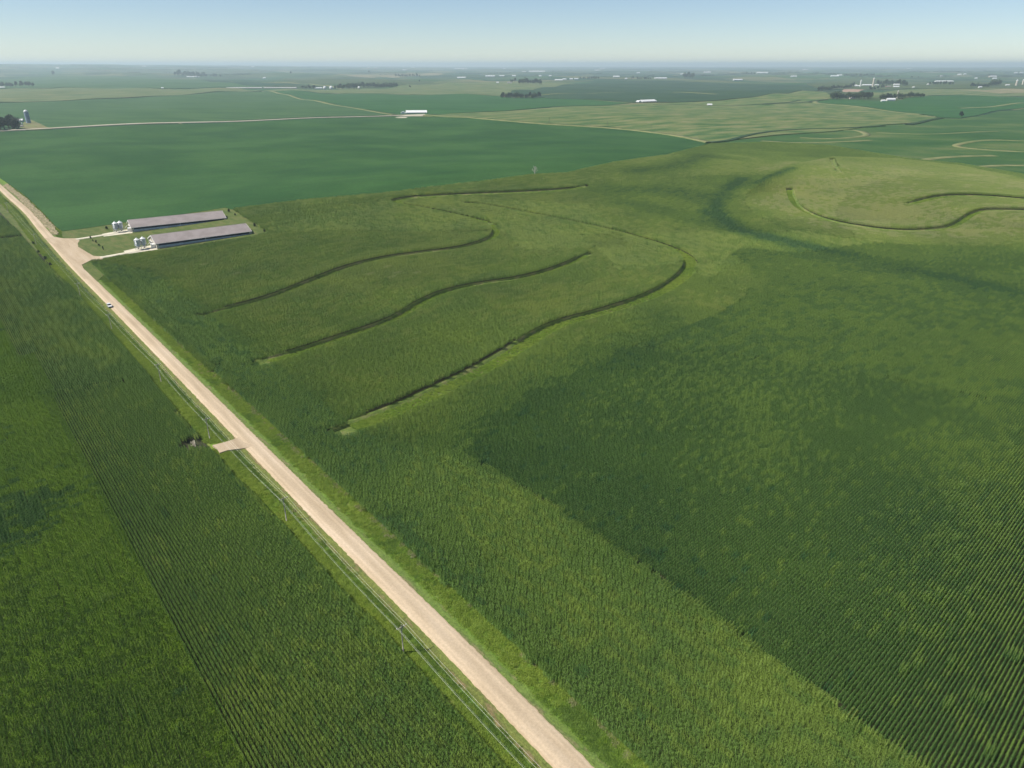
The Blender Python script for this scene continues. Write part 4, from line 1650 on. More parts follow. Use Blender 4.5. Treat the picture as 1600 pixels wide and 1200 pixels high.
def shed(xy, rz, L, W, e, rise, wall, roof, label, cat='barn', name='farm_building', doors=1, windows=0, group=None, z=0.0):
    """gabled farm building: x along the ridge, origin at the middle"""
    o = thing(name, label, cat, xy, z, rz, group)
    MB().box(-L / 2, L / 2, -W / 2, W / 2, -.8, e).build('wall', M[wall], o)
    for x0, x1 in ((-L / 2, -L / 2 + .2), (L / 2 - .2, L / 2)):
        MB().prism([(-W / 2, e + .002), (W / 2, e + .002), (0, e + rise)], x0, x1).build('gable', M[wall], o)
    for sg in (-1, 1):
        k_ = rise / (W / 2)
        MB().prism([(sg * (W / 2 + .5), e - .5 * k_ + .03), (0, e + rise + .03), (0, e + rise + .2), (sg * (W / 2 + .5), e - .5 * k_ + .2)], -L / 2 - .4, L / 2 + .4).build('roof', M[roof], o)
    for k in range(doors):
        x = (k + .5) / doors * L - L / 2
        MB().box(x - 1.6, x + 1.6, -W / 2 - .06, -W / 2 - .004, 0, min(3.0, e - .2)).build('door', M['door' if wall != 'red' else 'white'], o)
    for k in range(windows):
        x = (k + .5) / windows * L - L / 2
        f = MB().box(x - .6, x + .6, -W / 2 - .05, -W / 2 - .004, e * .45, e * .45 + 1.3).build('window', M['white'], o)
        MB().box(x - .48, x + .48, -W / 2 - .07, -W / 2 - .051, e * .45 + .12, e * .45 + 1.18).build('pane', M['glass'], f)
    return o


p = cast(45.0, 193)
silo(p, 'blue-grey silo with a white dome beside the far road at the left edge', 8.5, 22, 'silo_blue')
shed(cast(29.5, 191), .35, 17, 11, 4, 2.6, 'wall_concrete', 'white_roof', 'white roofed shed among the trees of the left edge farmstead', 'shed')
o = thing('storage_tank', 'small white tank beside the dark trees at the left edge farmstead', 'tank', cast(34.6, 195.5), .9)
MB().lathe([(1.7, -.5), (1.7, 3.2)], 14).build('body', M['white'], o, True)
MB().lathe([(1.75, 3.2), (.2, 4.1)], 14).build('lid', M['white_roof'], o, True)
shed(cast(33.0, 199), .3, 7, 5, 2.6, 1.8, 'tan_wall', 'grey_roof', 'little tan shed at the foot of the dark trees, left edge', 'shed')
for q, lb in (((47, 193.5), None), ((68, 199), None)):
    pass

# white roofed barn in the middle distance
def hog_site(px0, px1, W, label, headlabel):
    a, b = cast(*px0), cast(*px1)
    c = (a + b) / 2
    L = float(np.hypot(*(b - a)))
    rz = math.atan2(b[1] - a[1], b[0] - a[0])
    o = thing('livestock_barn', label, 'barn', c, .4, rz)
    e, rise = 3.2, 4.6
    x0, x1 = -L / 2, L / 2
    MB().box(x0, x1, -W / 2, W / 2, -.8, 1.2).build('foundation_wall', M['wall_concrete'], o)
    MB().box(x0 + .1, x1 - .1, -W / 2 + .1, W / 2 - .1, 1.203, e).build('wall', M['white'], o)
    for sg in (-1, 1):
        MB().box(x0 + 2, x1 - 2, *sorted((sg * (W / 2 - .09), sg * (W / 2 + .02))), 1.6, e - .3).build('curtain_opening', M['curtain'], o)
        MB().prism([(sg * (W / 2 + .7), e - .25), (0, e + rise), (0, e + rise + .2), (sg * (W / 2 + .7), e - .05)], x0 - .5, x1 + .5).build('roof', M['white_roof'], o)
    for xa, xb in ((x0, x0 + .2), (x1 - .2, x1)):
        MB().prism([(-W / 2 + .1, e + .003), (W / 2 - .1, e + .003), (0, e + rise - .05)], xa, xb).build('gable', M['white'], o)
    MB().box(x0 - .1, x0 - .003, -2, 2, 0, 3).build('door', M['door'], o)
    h = shed(a + (a - b) / L * 7, rz + math.pi / 2, 13, 12, 3.4, 3.2, 'white', 'white_roof', headlabel, 'shed', doors=2)
    return o


hog_site((634.5, 178.2), (667, 177.2), 22, 'long white-roofed barn standing alone beside the far gravel road', 'low white head house at the left end of the lone roadside barn')
hog_site((1000, 160.2), (1022, 159.5), 24, 'white-roofed barn on the edge of the pale field right of centre', 'small white head house at the left end of the pale field barn')
tag(slab('barn_yard', [(619, 181.6), (660, 181), (664, 178.9), (640, 179.2)], .95, M['far_gravel'], k=.01, mn=6), kind='structure')
tag(slab('field_entrance', [(617, 183.6), (628, 182.7), (637, 182.8), (634, 184.3), (622, 184.4)], 1.0, M['far_gravel'], k=.01, mn=6), kind='structure')

# lone trees
lt = tree(cast(1502, 184.2), 10.5 / pxm(cast(1502, 184.2)), 1, 'lone round dark tree in the bright green field at right', None, w_=.95)
tree(cast(83, 118.5), 8.0 / pxm(cast(83, 118.5)), 1, 'single tall tree far off above the pale striped field, upper left')
tree(cast(577, 114.5), 4.5 / pxm(cast(577, 114.5)), 1, 'single small far tree above the treed farmstead, left of the little tree row')
tree(cast(454, 116), 4.5 / pxm(cast(454, 116)), 1, 'single far tree above the left end of the treed farmstead')
tree(cast(655.5, 128), 3.5 / pxm(cast(655.5, 128)), 1, 'small round tree alone in the pasture right of the treed farmstead')
tree(cast(641, 137), 3.8 / pxm(cast(641, 137)), 1, 'lone small tree just right of the long tree row, centre left', w_=1.3)


def bare_tree(xy, h):
    o = thing('bare_tree', 'bare grey dead tree standing at the soybean and corn edge', 'tree', xy)
    r = random.Random(5)
    tr = MB()
    tr.tube([(0, 0, -.3), (.1, .05, h * .25), (.0, .15, h * .5), (.15, .1, h * .78), (.2, .1, h)], [.42, .34, .27, .16, .05], 8)
    tr.build('trunk', M['dead_bark'], o)
    bm_ = None
    for k in range(13):
        z = h * (.26 + .05 * k)
        a = k * 2.4 + r.uniform(-.3, .3)
        ln = h * (.34 - .012 * k) * r.uniform(.8, 1.1)
        e = Vector((math.cos(a) * ln, math.sin(a) * ln, z + ln * .75))
        mid = Vector((math.cos(a) * ln * .5, math.sin(a) * ln * .5, z + ln * .28))
        mb = MB().tube([(.05, .1, z), mid, e], [.18, .12, .04], 6)
        for q in range(7):
            t = r.uniform(.25, 1)
            s_ = mid.lerp(e, t)
            d = Vector((r.gauss(0, 1), r.gauss(0, 1), r.uniform(.2, 1.4))).normalized() * ln * r.uniform(.25, .5)
            mb.tube([s_, s_ + d * .5 + Vector((0, 0, .1)), s_ + d], [.075, .05, .02], 4)
        mb.build('branch', M['dead_bark'], o)
    return o


q = cast(835.5, 273.2)
bare_tree(q, 13.5 / pxm(q))

# clusters: (left base, right base, count, height in photo pixels, label, group)
GROVES = [
    ((-6, 136.3), (53, 135.8), 12, 8, 'hazy tree of the left edge clump above the striped field', 'left edge far clump', 20),
    ((273, 119), (325, 121), 14, 8, 'hazy tree of the clump behind an upper left white barn', 'clump by the upper left white barn', 30),
    ((326, 120.5), (345, 120.5), 4, 5, 'low tree right of the clump behind an upper left barn', 'low trees right of the upper left clump', 10),
    ((472, 138.8), (493, 138.5), 7, 5.5, 'low dark tree left of the centre left grain bins', 'trees left of the centre left bins', 10),
    ((523, 140), (559, 139.5), 13, 9, 'tall dark tree just right of the centre left grain bins', 'tree row right of the bins', 14),
    ((561, 137.5), (583, 137), 6, 7.5, 'dark tree in the middle of the centre left row', 'middle of the centre left row', 14),
    ((584, 138), (620, 137.5), 13, 8, 'dark tree at the right end of the long centre left tree row', 'right end of the centre left row', 14),
    ((617, 120.5), (657, 120.5), 11, 4.5, 'hazy tree in the short far row above the centre pasture', 'short far tree row at centre', 20),
    ((782, 154), (846, 153.5), 18, 9, 'dark tree of the windbreak in the central bright green field', 'windbreak in the bright green field', 18),
    ((810, 132.3), (846, 132), 13, 8, 'dark tree of the clump beside the little white house', 'clump by the little white house', 14),
    ((797, 128.5), (805, 128), 3, 6, 'hazy tree just left of the little white house', 'trees left of the little white house', 8),
    ((906, 123.5), (937, 123.5), 9, 4, 'hazy low tree right of the row of white sheds', 'trees right of the white sheds', 14),
    ((985, 124), (1018, 124), 9, 4, 'hazy low tree left of the broad far white roof', 'trees left of the far white roof', 14),
    ((1068, 122.5), (1083, 122.5), 6, 8, 'tall hazy tree of the isolated clump near the horizon', 'isolated far clump right of centre', 14),
    ((1277, 142.8), (1334, 135.5), 18, 6.5, 'dark tree of the slanting windbreak by the cattle sheds', 'slanting windbreak at the upper right farmstead', 10),
    ((1357, 140.5), (1385, 136.5), 10, 5, 'low tree of the short row before the cattle farm', 'short slanting row at the cattle farm', 8),
    ((1370, 132.5), (1417, 135.5), 17, 7.5, 'dark tree of the grove behind the cattle farm house', 'grove behind the cattle farm', 14),
    ((1299, 156), (1327, 155.5), 10, 10, 'green tree in the left group, lower right farmstead', 'left trees of the lower right farmstead', 12),
    ((1331, 155), (1361, 155), 11, 9.5, 'green tree in the middle grove, lower right farmstead', 'middle grove of the lower right farmstead', 12),
    ((1374, 156.5), (1398, 155.5), 9, 8.5, 'green tree behind the white barn, lower right farmstead', 'trees behind the lower right white barn', 12),
    ((1400, 154), (1444, 152.8), 16, 7.5, 'dark tree in the right row, lower right farmstead', 'right row of the lower right farmstead', 10),
    ((1316, 119.5), (1366, 119.5), 12, 4, 'hazy tree of the far row near the right horizon', 'far row near the right horizon', 20),
    ((1420, 121.5), (1436, 121.5), 4, 2.5, 'tiny hazy tree in the small clump above the cattle farm', 'small clump above the cattle farm', 10),
    ((1452, 133), (1492, 133), 10, 5, 'hazy tree in the row below the long white sheds at right', 'row below the long white sheds at right', 12),
    ((1515, 137), (1546, 136), 10, 6, 'hazy tree of the left clump at the far right farm', 'left clump of the far right farm', 14),
    ((1547, 135), (1561, 134.5), 6, 9, 'tall hazy tree of the dark clump at the far right farm', 'tall clump of the far right farm', 10),
    ((1404, 156), (1412, 156), 3, 3, 'low bush beside the white barn, lower right farmstead', 'bushes by the lower right white barn', 3),
    ((1157, 116.5), (1180, 116.5), 6, 3.5, 'tiny hazy tree in the far row near the horizon, right of centre', 'tiny far row right of centre', 20),
]
for p0, p1, n, hp, lb, gr, dp in GROVES:
    grove(p0, p1, n, hp, lb, gr, depth=dp)

# far woods that read as one mass
def far_woods():
    V, F = [], []
    me0 = CROWNS[1]
    bv = np.array([v.co[:] for v in me0.vertices])[: 4 * 60] * np.array([1.1, 1.1, 1])
    rows = []
    r = np.random.default_rng(4)
    for i in range(270):
        x = r.uniform(-40, 1640)
        y = r.choice([103.5, 104, 104.5, 105, 105.5, 106.5, 108, 109, 110, 111, 112, 114, 116, 119]) - (1600 - x) / 1600 * 4 + r.uniform(-.5, .5) + 1.5
        ln = r.uniform(6, 46)
        rows.append((x, y, ln))
    for x, y, ln in rows:
        n = int(ln / 2.2) + 2
        for k in range(n):
            q = cast(x + ln * k / n, y + r.normal(0, .12))
            s_ = r.uniform(8, 14)
            b = len(V)
            z = float(T(*q))
            P = bv * np.array([s_ * 1.5, s_ * 1.5, s_]) + np.array([q[0], q[1], z + s_ * .75])
            V.append(P)
    P = np.vstack(V)
    F = np.arange(len(P)).reshape(-1, 4)
    me = bpy.data.meshes.new('far_woods')
    me.from_pydata(P.tolist(), [], F.tolist())
    me.materials.append(M['leaf_dark'])
    tag(link('far_woods', me), 'hazy belts of far woodland along the horizon', None, None, 'stuff')


far_woods()

# ------------------------------------------------------------------ far farm buildings
FB = [  # (px, base y, width in photo px, wall, roof, kind, label)
    (90, 107.4, 5, 'white', 'white_roof', 'barn', 'small white barn alone near the left horizon'),
    (302, 121, 19, 'white', 'white_roof', 'barn', 'long white barn in front of the hazy clump, upper left'),
    (3.5, 137.6, 9, 'white', 'white_roof', 'shed', 'white shed at the foot of the left edge clump'),
    (382, 138.3, 53, 'tan_wall', 'pale_roof', 'barn', 'very long low white barn above the greyish soybeans, left of a gap'),
    (438, 138.2, 50, 'tan_wall', 'pale_roof', 'barn', 'very long low white barn right of the gap, left of the dark low trees'),
    (254, 138.4, 3.2, 'white', 'white_roof', 'shed', 'tiny white shed alone in the pale striped field'),
    (413, 122.8, 4, 'white', 'white_roof', 'shed', 'tiny white shed above the very long white barns'),
    (498, 138.8, 11, 'white', 'white_roof', 'shed', 'white machine shed left of the two white grain bins'),
    (575, 106.8, 4.5, 'red', 'white_roof', 'barn', 'pinkish barn near the horizon left of centre, left of its twin'),
    (587, 106.8, 6, 'red', 'white_roof', 'barn', 'pinkish barn near the horizon left of centre, right of its twin'),
    (631, 104.9, 4, 'white', 'white_roof', 'barn', 'tiny white barn on the horizon above a second one at centre'),
    (632, 110, 6, 'white', 'white_roof', 'barn', 'white barn under a tiny one near the horizon at centre'),
    (645, 105.6, 6, 'white', 'white_roof', 'barn', 'pale barn right of the tiny white one on the horizon at centre'),
    (720, 108, 20, 'white', 'white_roof', 'barn', 'long white barn close to the horizon at centre'),
    (721, 122.2, 13, 'white', 'white_roof', 'barn', 'white barn alone in dark fields above the pasture at centre'),
    (766, 120, 15, 'white', 'white_roof', 'barn', 'long white barn left of a white shed, right of centre'),
    (784, 119.6, 8, 'white', 'white_roof', 'shed', 'white shed at the right end of a long white barn'),
    (777.5, 130, 4, 'white', 'white_roof', 'shed', 'tiny white shed farther left of the little white house'),
    (788, 107.6, 4, 'white', 'white_roof', 'barn', 'tiny white barn on the horizon right of the long horizon barn'),
    (796, 130.2, 7, 'white', 'grey_roof', 'house', 'little white house at the left end of the right of centre clump'),
    (790, 151.5, 6, 'red', 'grey_roof', 'house', 'red-brown house among the dense windbreak trees at centre'),
    (819, 112.8, 6, 'white', 'white_roof', 'shed', 'white shed left of a long white barn near the horizon'),
    (839, 112.6, 25, 'white', 'white_roof', 'barn', 'longest white barn near the horizon just right of centre'),
    (803, 119.4, 6, 'white', 'white_roof', 'shed', 'white shed above the little white house'),
    (844, 119.8, 4, 'white', 'white_roof', 'shed', 'small white shed right of and above the little white house, left of another'),
    (859.5, 119.6, 4, 'white', 'white_roof', 'shed', 'small white shed above the clump of the little white house, right of another'),
    (873, 126, 12, 'white', 'white_roof', 'barn', 'low white barn at the left of the row of white sheds'),
    (882, 124.8, 6, 'white', 'white_roof', 'shed', 'tall white shed second in the row of white sheds'),
    (892.5, 124.4, 5, 'white', 'white_roof', 'shed', 'white shed third in the row of white sheds'),
    (900.5, 124.2, 6, 'white', 'white_roof', 'shed', 'white shed fourth in the row, beside the hazy low trees'),
    (963, 120.6, 10, 'white', 'white_roof', 'barn', 'white barn between the shed row and a far white roof'),
    (978, 124, 3.2, 'white', 'white_roof', 'shed', 'tiny white shed left of the hazy trees by the far white roof'),
    (933, 110.6, 8, 'tan_wall', 'white_roof', 'barn', 'cream barn near the horizon, lower left of a white one'),
    (941, 107.6, 7, 'white', 'white_roof', 'barn', 'white barn near the horizon, upper right of a cream one'),
    (997.5, 114.6, 5, 'white', 'white_roof', 'barn', 'white barn alone in hazy fields above the far white roof'),
    (1032, 123.2, 19, 'white', 'white_roof', 'barn', 'broad far white roof right of hazy trees, right of centre'),
    (1065.5, 116.6, 5, 'white', 'white_roof', 'shed', 'white shed above the isolated far clump'),
    (1105, 113.8, 11, 'tan_wall', 'white_roof', 'barn', 'pale barn with cream walls near the horizon, far right of centre'),
    (1152.5, 125.6, 14, 'white', 'white_roof', 'barn', 'white barn standing alone above the pale field, right of centre'),
    (1191, 114.6, 17, 'white', 'white_roof', 'barn', 'long white barn near the horizon right of the tiny far row'),
    (1108.5, 165.6, 7, 'white', 'white_roof', 'shed', 'low white shed in the hollow of the pale field'),
    (1304, 119.8, 12, 'white', 'white_roof', 'barn', 'low white barn left of a taller one near the right horizon'),
    (1311.5, 118.6, 8, 'white', 'white_roof', 'barn', 'tall white barn left of the far tree row near the right horizon'),
    (1334, 134.6, 9, 'white', 'white_roof', 'shed', 'white cattle shed at the left of the cattle farm'),
    (1340.5, 135.4, 8, 'white', 'white_roof', 'shed', 'white cattle shed just left of the leaning white silo'),
    (1354, 134.2, 15, 'white', 'white_roof', 'barn', 'big white barn between the two silos of the cattle farm'),
    (1369.5, 134, 6, 'white', 'white_roof', 'shed', 'white shed right of the tan silo at the cattle farm'),
    (1388, 136.6, 8, 'red', 'grey_roof', 'house', 'pinkish red house at the right of the cattle farm'),
    (1400.5, 133.4, 9, 'white', 'white_roof', 'barn', 'white barn behind another one, right of the pinkish red house'),
    (1400, 136.8, 9, 'white', 'white_roof', 'barn', 'white barn in front of another one, right of the pinkish red house'),
    (1376.5, 130.6, 5, 'white', 'white_roof', 'shed', 'small white shed behind the short slanting tree row'),
    (1331, 154.8, 8, 'tan_wall', 'grey_roof', 'house', 'tan house between the left trees and middle grove, lower right farmstead'),
    (1379.5, 159, 6, 'white', 'white_roof', 'shed', 'white shed at the left of the white barn, lower right farmstead'),
    (1391.5, 157.4, 13, 'white', 'white_roof', 'barn', 'white barn in front of trees at the lower right farmstead'),
    (1475, 128, 27, 'white', 'white_roof', 'barn', 'long pair-length white barn at right above the hazy row'),
    (1450.5, 133, 4.5, 'white', 'white_roof', 'shed', 'white shed at the left end of the hazy row at right'),
    (1427, 137.4, 3.2, 'white', 'white_roof', 'shed', 'tiny white shed right of the cattle farm'),
    (1471, 119.8, 3.5, 'white', 'white_roof', 'shed', 'tiny white shed near the right horizon, leftmost of three'),
    (1499, 117.4, 6, 'white', 'white_roof', 'barn', 'white barn near the right horizon, middle of three'),
    (1507.5, 116.8, 4, 'white', 'white_roof', 'barn', 'small white barn near the right horizon, rightmost of three'),
    (1525, 123.4, 4, 'white', 'white_roof', 'shed', 'small white shed above the far right farm, left of two barns'),
    (1551, 120.4, 12, 'tan_wall', 'white_roof', 'barn', 'cream walled barn above the far right farm, behind a white one'),
    (1554, 123.6, 6, 'white', 'white_roof', 'barn', 'white barn above the far right farm, in front of a cream one'),
    (1531, 137.6, 5, 'white', 'white_roof', 'house', 'white house in front of the left clump at the far right farm'),
    (1574, 134, 6, 'white', 'white_roof', 'shed', 'white shed right of the tall clump at the far right farm'),
    (1587, 114.6, 5, 'white', 'white_roof', 'barn', 'white barn at the right edge near the horizon, left of its neighbour'),
    (1596, 114.4, 5, 'white', 'white_roof', 'barn', 'white barn at the very right edge near the horizon'),
    (225, 104, 5, 'white', 'white_roof', 'barn', 'tiny pale barn on the left horizon above the long white barn clump'),
    (395, 104.9, 5, 'white', 'white_roof', 'barn', 'tiny pale barn on the horizon above the very long barns'),
    (1258, 109.5, 8, 'white', 'white_roof', 'barn', 'pale barn in hazy fields between horizon and slanting windbreak'),
    (1240, 120.4, 9, 'white', 'white_roof', 'barn', 'low white barn left of the right horizon barns'),
    (1420, 107.6, 6, 'white', 'white_roof', 'barn', 'tiny pale barn on the horizon above the cattle farm'),
]
for px, py, wpx, wl, rf, cat, lb in FB:
    q = cast(px, py)
    k = pxm(q)
    L = wpx / k
    W = min(max(9.0, L * .32), 24)
    e = {'house': 5.0, 'barn': 4.2, 'shed': 3.6}[cat]
    rise = {'house': 3.2, 'barn': 4.2, 'shed': 2.6}[cat]
    mn = 1.9 / k          # roof and wall together stay at least about two photo pixels high
    f_ = max(1.0, mn / (e + rise))
    f_ = min(f_, 2.0)
    if rf == 'pale_roof':
        f_, W = .72, 17
    shed(q, RANG + math.pi / 2 + rng.choice([0, 0, .05, -.06]) - .62, L * 1.02, W, e * f_, rise * f_, wl, rf, lb, cat, {'house': 'farmhouse', 'barn': 'far_barn', 'shed': 'farm_shed'}[cat],
         doors=2 if L > 30 else 1, windows=4 if cat == 'house' else 0, z=.3)

for px, py, hpx, dpx, mk, lb in [
    (1344, 135.5, 9.5, 2.2, 'white', 'white silo left of the big white barn at the cattle farm'),
    (1363.5, 136, 13, 2.6, 'silo_tan', 'tall tan silo right of the big white barn at the cattle farm'),
    (1401.5, 153.5, 11, 1.7, 'silo_tan', 'tall narrow tan silo behind the white barn, lower right farmstead'),
    (1587.5, 134, 8, 3.0, 'silo_tan', 'tan silo at the far right farm, left of the edge one'),
    (1597.5, 132.5, 7, 2.6, 'silo_tan', 'tan silo at the very right edge of the photo'),
    (701, 104.8, 5, 1.5, 'white', 'pale water tower like silo rising above the horizon at centre'),
]:
    q = cast(px, py)
    k = pxm(q)
    silo(q, lb, dpx / k, hpx / k * .92, mk)
for px, py, hpx, lb in [(507.5, 139.6, 5.5, 'white grain bin left of its pair, beside the centre left tree row'), (517.5, 139.8, 6, 'white grain bin right of its pair, beside the centre left tree row'), (561, 139, 4.5, 'white grain bin in the gap of the centre left tree row')]:
    q = cast(px, py)
    k = pxm(q)
    h = hpx / k
    o = thing('grain_bin', lb, 'grain bin', q)
    MB().lathe([(h * .42, -.5), (h * .42, h * .62)], 16).build('body', M['white'], o, True)
    MB().lathe([(h * .45, h * .62), (h * .06, h * .9)], 16).build('roof', M['white_roof'], o)
    MB().lathe([(h * .07, h * .9), (h * .07, h * .96)], 8).build('cap', M['galv'], o)
    MB().box(h * .42, h * .45, -.8, .8, 0, 2.2).build('door', M['door'], o)

# small evergreen shrubs in the barn yard and bushes on the left verge
SHRUB = crown_mesh('foliage', M['leaf_shrub'], 420, 8, 8, leaf=.2, shape=(.75, .75, 1.2), lift=0)
STEM = MB().tube([(0, 0, -.4), (0, 0, .9)], [.07, .04], 6).mesh('stem', M['bark'])


def shrub(px, hm, wm, label, group, z=.7):
    o = thing('shrub', label, 'shrub', cast(*px), z, rng.uniform(0, 6), group)
    s_ = hm / 2.2
    o.scale = (wm / 1.5, wm / 1.5, s_)
    link('stem', STEM, o)
    c = link('foliage', SHRUB, o)
    c.location = (0, 0, 1.1)


for px, h, w_, lb in [((142.5, 375), 2.6, 1.5, 'small evergreen shrub nearest the farther lane, in the front lawn'), ((146, 379), 1.8, 1.2, 'small evergreen shrub second from the farther lane, front lawn'), ((151, 381.5), 2.6, 1.5, 'small evergreen shrub in the middle of the front lawn row'),
                      ((155.5, 386), 1.6, 2.4, 'low spreading evergreen shrub in the front lawn row'), ((162, 392.5), 3.0, 1.5, 'small evergreen shrub nearest the nearer lane, in the front lawn')]:
    shrub(px, h, w_, lb, 'shrubs in the front lawn')
shrub((167.5, 360), 2.8, 2.6, 'round dark shrub in the lawn strip left of the farther feed bins', None)
for px, h, w_, lb in [((358, 333), 3.0, 2.4, 'dark shrub behind the far end of the farther barn, nearest the soybeans'), ((367.8, 338), 2.0, 1.9, 'dark shrub behind the farther barn, second from the soybeans'), ((398.5, 355.5), 3.0, 2.6, 'dark shrub behind the far end of the nearer barn, farther from the corn corner'),
                      ((413.5, 364), 2.4, 2.0, 'dark shrub in the lawn corner beside the corn behind the nearer barn')]:
    shrub(px, h, w_, lb, 'shrubs behind the barns')
for px, h, w_, lb in [((52.5, 381.5), 2.0, 2.2, 'small bush on the left verge, farthest of four'), ((60.5, 395), 2.0, 2.2, 'small bush on the left verge, second farthest of four'), ((71.5, 406), 2.6, 2.6, 'dark bush on the left verge, second nearest of four'), ((79.5, 415), 2.2, 2.6, 'dark bush on the left verge, nearest of four')]:
    shrub(px, h, w_, lb, 'bushes on the left verge', .05)

# brush heap with pale cut limbs by the field approach
o = thing('brush_heap', 'dark brush heap with pale bare limbs left of the gravel approach', 'brush heap', cast(302, 697), .2)
c = link('brush', crown_mesh('brush', M['bark'], 500, 21, 7, leaf=.22, shape=(1, 1, .8)), o)
c.location = (-.6, 1.0, .8)
o.scale = (.7, .7, .7)
c.scale = (.85, .75, .8)
for x0, y0, x1, y1, z1, r in ((-.6, -.9, -.9, .6, 1.9, .16), (.2, -.7, .0, .8, 2.1, .2), (1.2, -.5, .4, 1.0, 2.5, .24)):
    MB().tube([(x0, y0, -.2), ((x0 + x1) / 2 + .1, (y0 + y1) / 2, z1 * .55), (x1, y1, z1)], [r, r * .9, r * .6], 7).build('limb', M['pale_wood'], o)

# ------------------------------------------------------------------ power line
POLE_PX = [(630.5, 1022), (448, 815), (328, 686), (252, 597), (175, 515), (126, 464), (57, 383)]
PP = [cast(*p, .1) for p in POLE_PX]
d0 = (PP[0] - PP[2]) / 2
PP = [PP[0] + d0 * 1.0] + PP + [PP[-1] + (PP[-1] - PP[-2]) * 1.0]
PH = 8.2


def make_pole():
    o = bpy.data.objects.new('utility_pole', None)
    COL.objects.link(o)
    MB().tube([(0, 0, -.6), (0, 0, PH)], [.16, .10], 9).build('post', M['pole'], o, True)
    MB().box(-1.2, 1.2, -.17, -.06, PH - .62, PH - .48).build('crossarm', M['pole'], o)
    br = MB()
    for s_ in (-1, 1):
        br.tube([(s_ * .6, -.12, PH - .62), (0, -.12, PH - 1.25)], .022, 4)
    br.build('brace', M['galv'], o)
    for x, z in ((-1.12, PH - .48), (.5, PH - .48), (1.12, PH - .48)):
        MB().lathe([(.03, z), (.03, z + .07), (.08, z + .09), (.05, z + .16), (.075, z + .2), (.03, z + .26)], 8, c=(x, -.115)).build('insulator', M['insulator'], o)
    MB().lathe([(.03, PH - 1.75), (.07, PH - 1.68), (.03, PH - 1.6)], 8, c=(-.18, 0)).build('neutral_insulator', M['insulator'], o)
    return o


ATT = [(-1.12, -.115, PH - .22), (.5, -.115, PH - .22), (1.12, -.115, PH - .22), (-.18, 0, PH - 1.62)]
POLE_LB = ['utility pole with crossarm just below the bottom edge of the photo', 'tallest nearest utility pole with crossarm, beside the corn at the bottom', 'utility pole with crossarm below the gravel approach', 'utility pole with crossarm just above the gravel approach',
           'utility pole between the gravel approach and the silver car', 'utility pole just below the silver car', 'utility pole just above the silver car', 'utility pole by the dark verge bushes near the barn drive', 'farthest utility pole at the left edge of the photo']
proto = make_pole()
wires = [[] for _ in ATT]
for i, p in enumerate(PP):
    o = proto if i == 0 else copy_tree(proto)
    a = PP[max(i - 1, 0)]
    b = PP[min(i + 1, len(PP) - 1)]
    rz = math.atan2(b[1] - a[1], b[0] - a[0]) - math.pi / 2
    place(o, p, .1, rz)
    tag(o, POLE_LB[i], 'utility pole', 'utility poles along the gravel road')
    Mx = Matrix.Translation((p[0], p[1], float(T(*p)) + .1)) @ Matrix.Rotation(rz, 4, 'Z')
    for k, t in enumerate(ATT):
        wires[k].append(Mx @ Vector(t))
WL = ['pale overhead wire on the left end of the crossarms', 'pale overhead wire on the inner insulators of the crossarms', 'pale overhead wire on the right end of the crossarms', 'lower overhead wire fixed to the posts below the crossarms']
for k, ps in enumerate(wires):
    pts = []
    for a, b in zip(ps[:-1], ps[1:]):
        for t in np.linspace(0, 1, 13)[:-1]:
            q = a.lerp(b, float(t))
            q.z -= .9 * 4 * t * (1 - t)
            pts.append(q)
    pts.append(ps[-1])
    tag(MB().tube(pts, .013, 5).build('overhead_wire', M['wire']), WL[k], 'power line', 'overhead wires along the gravel road')

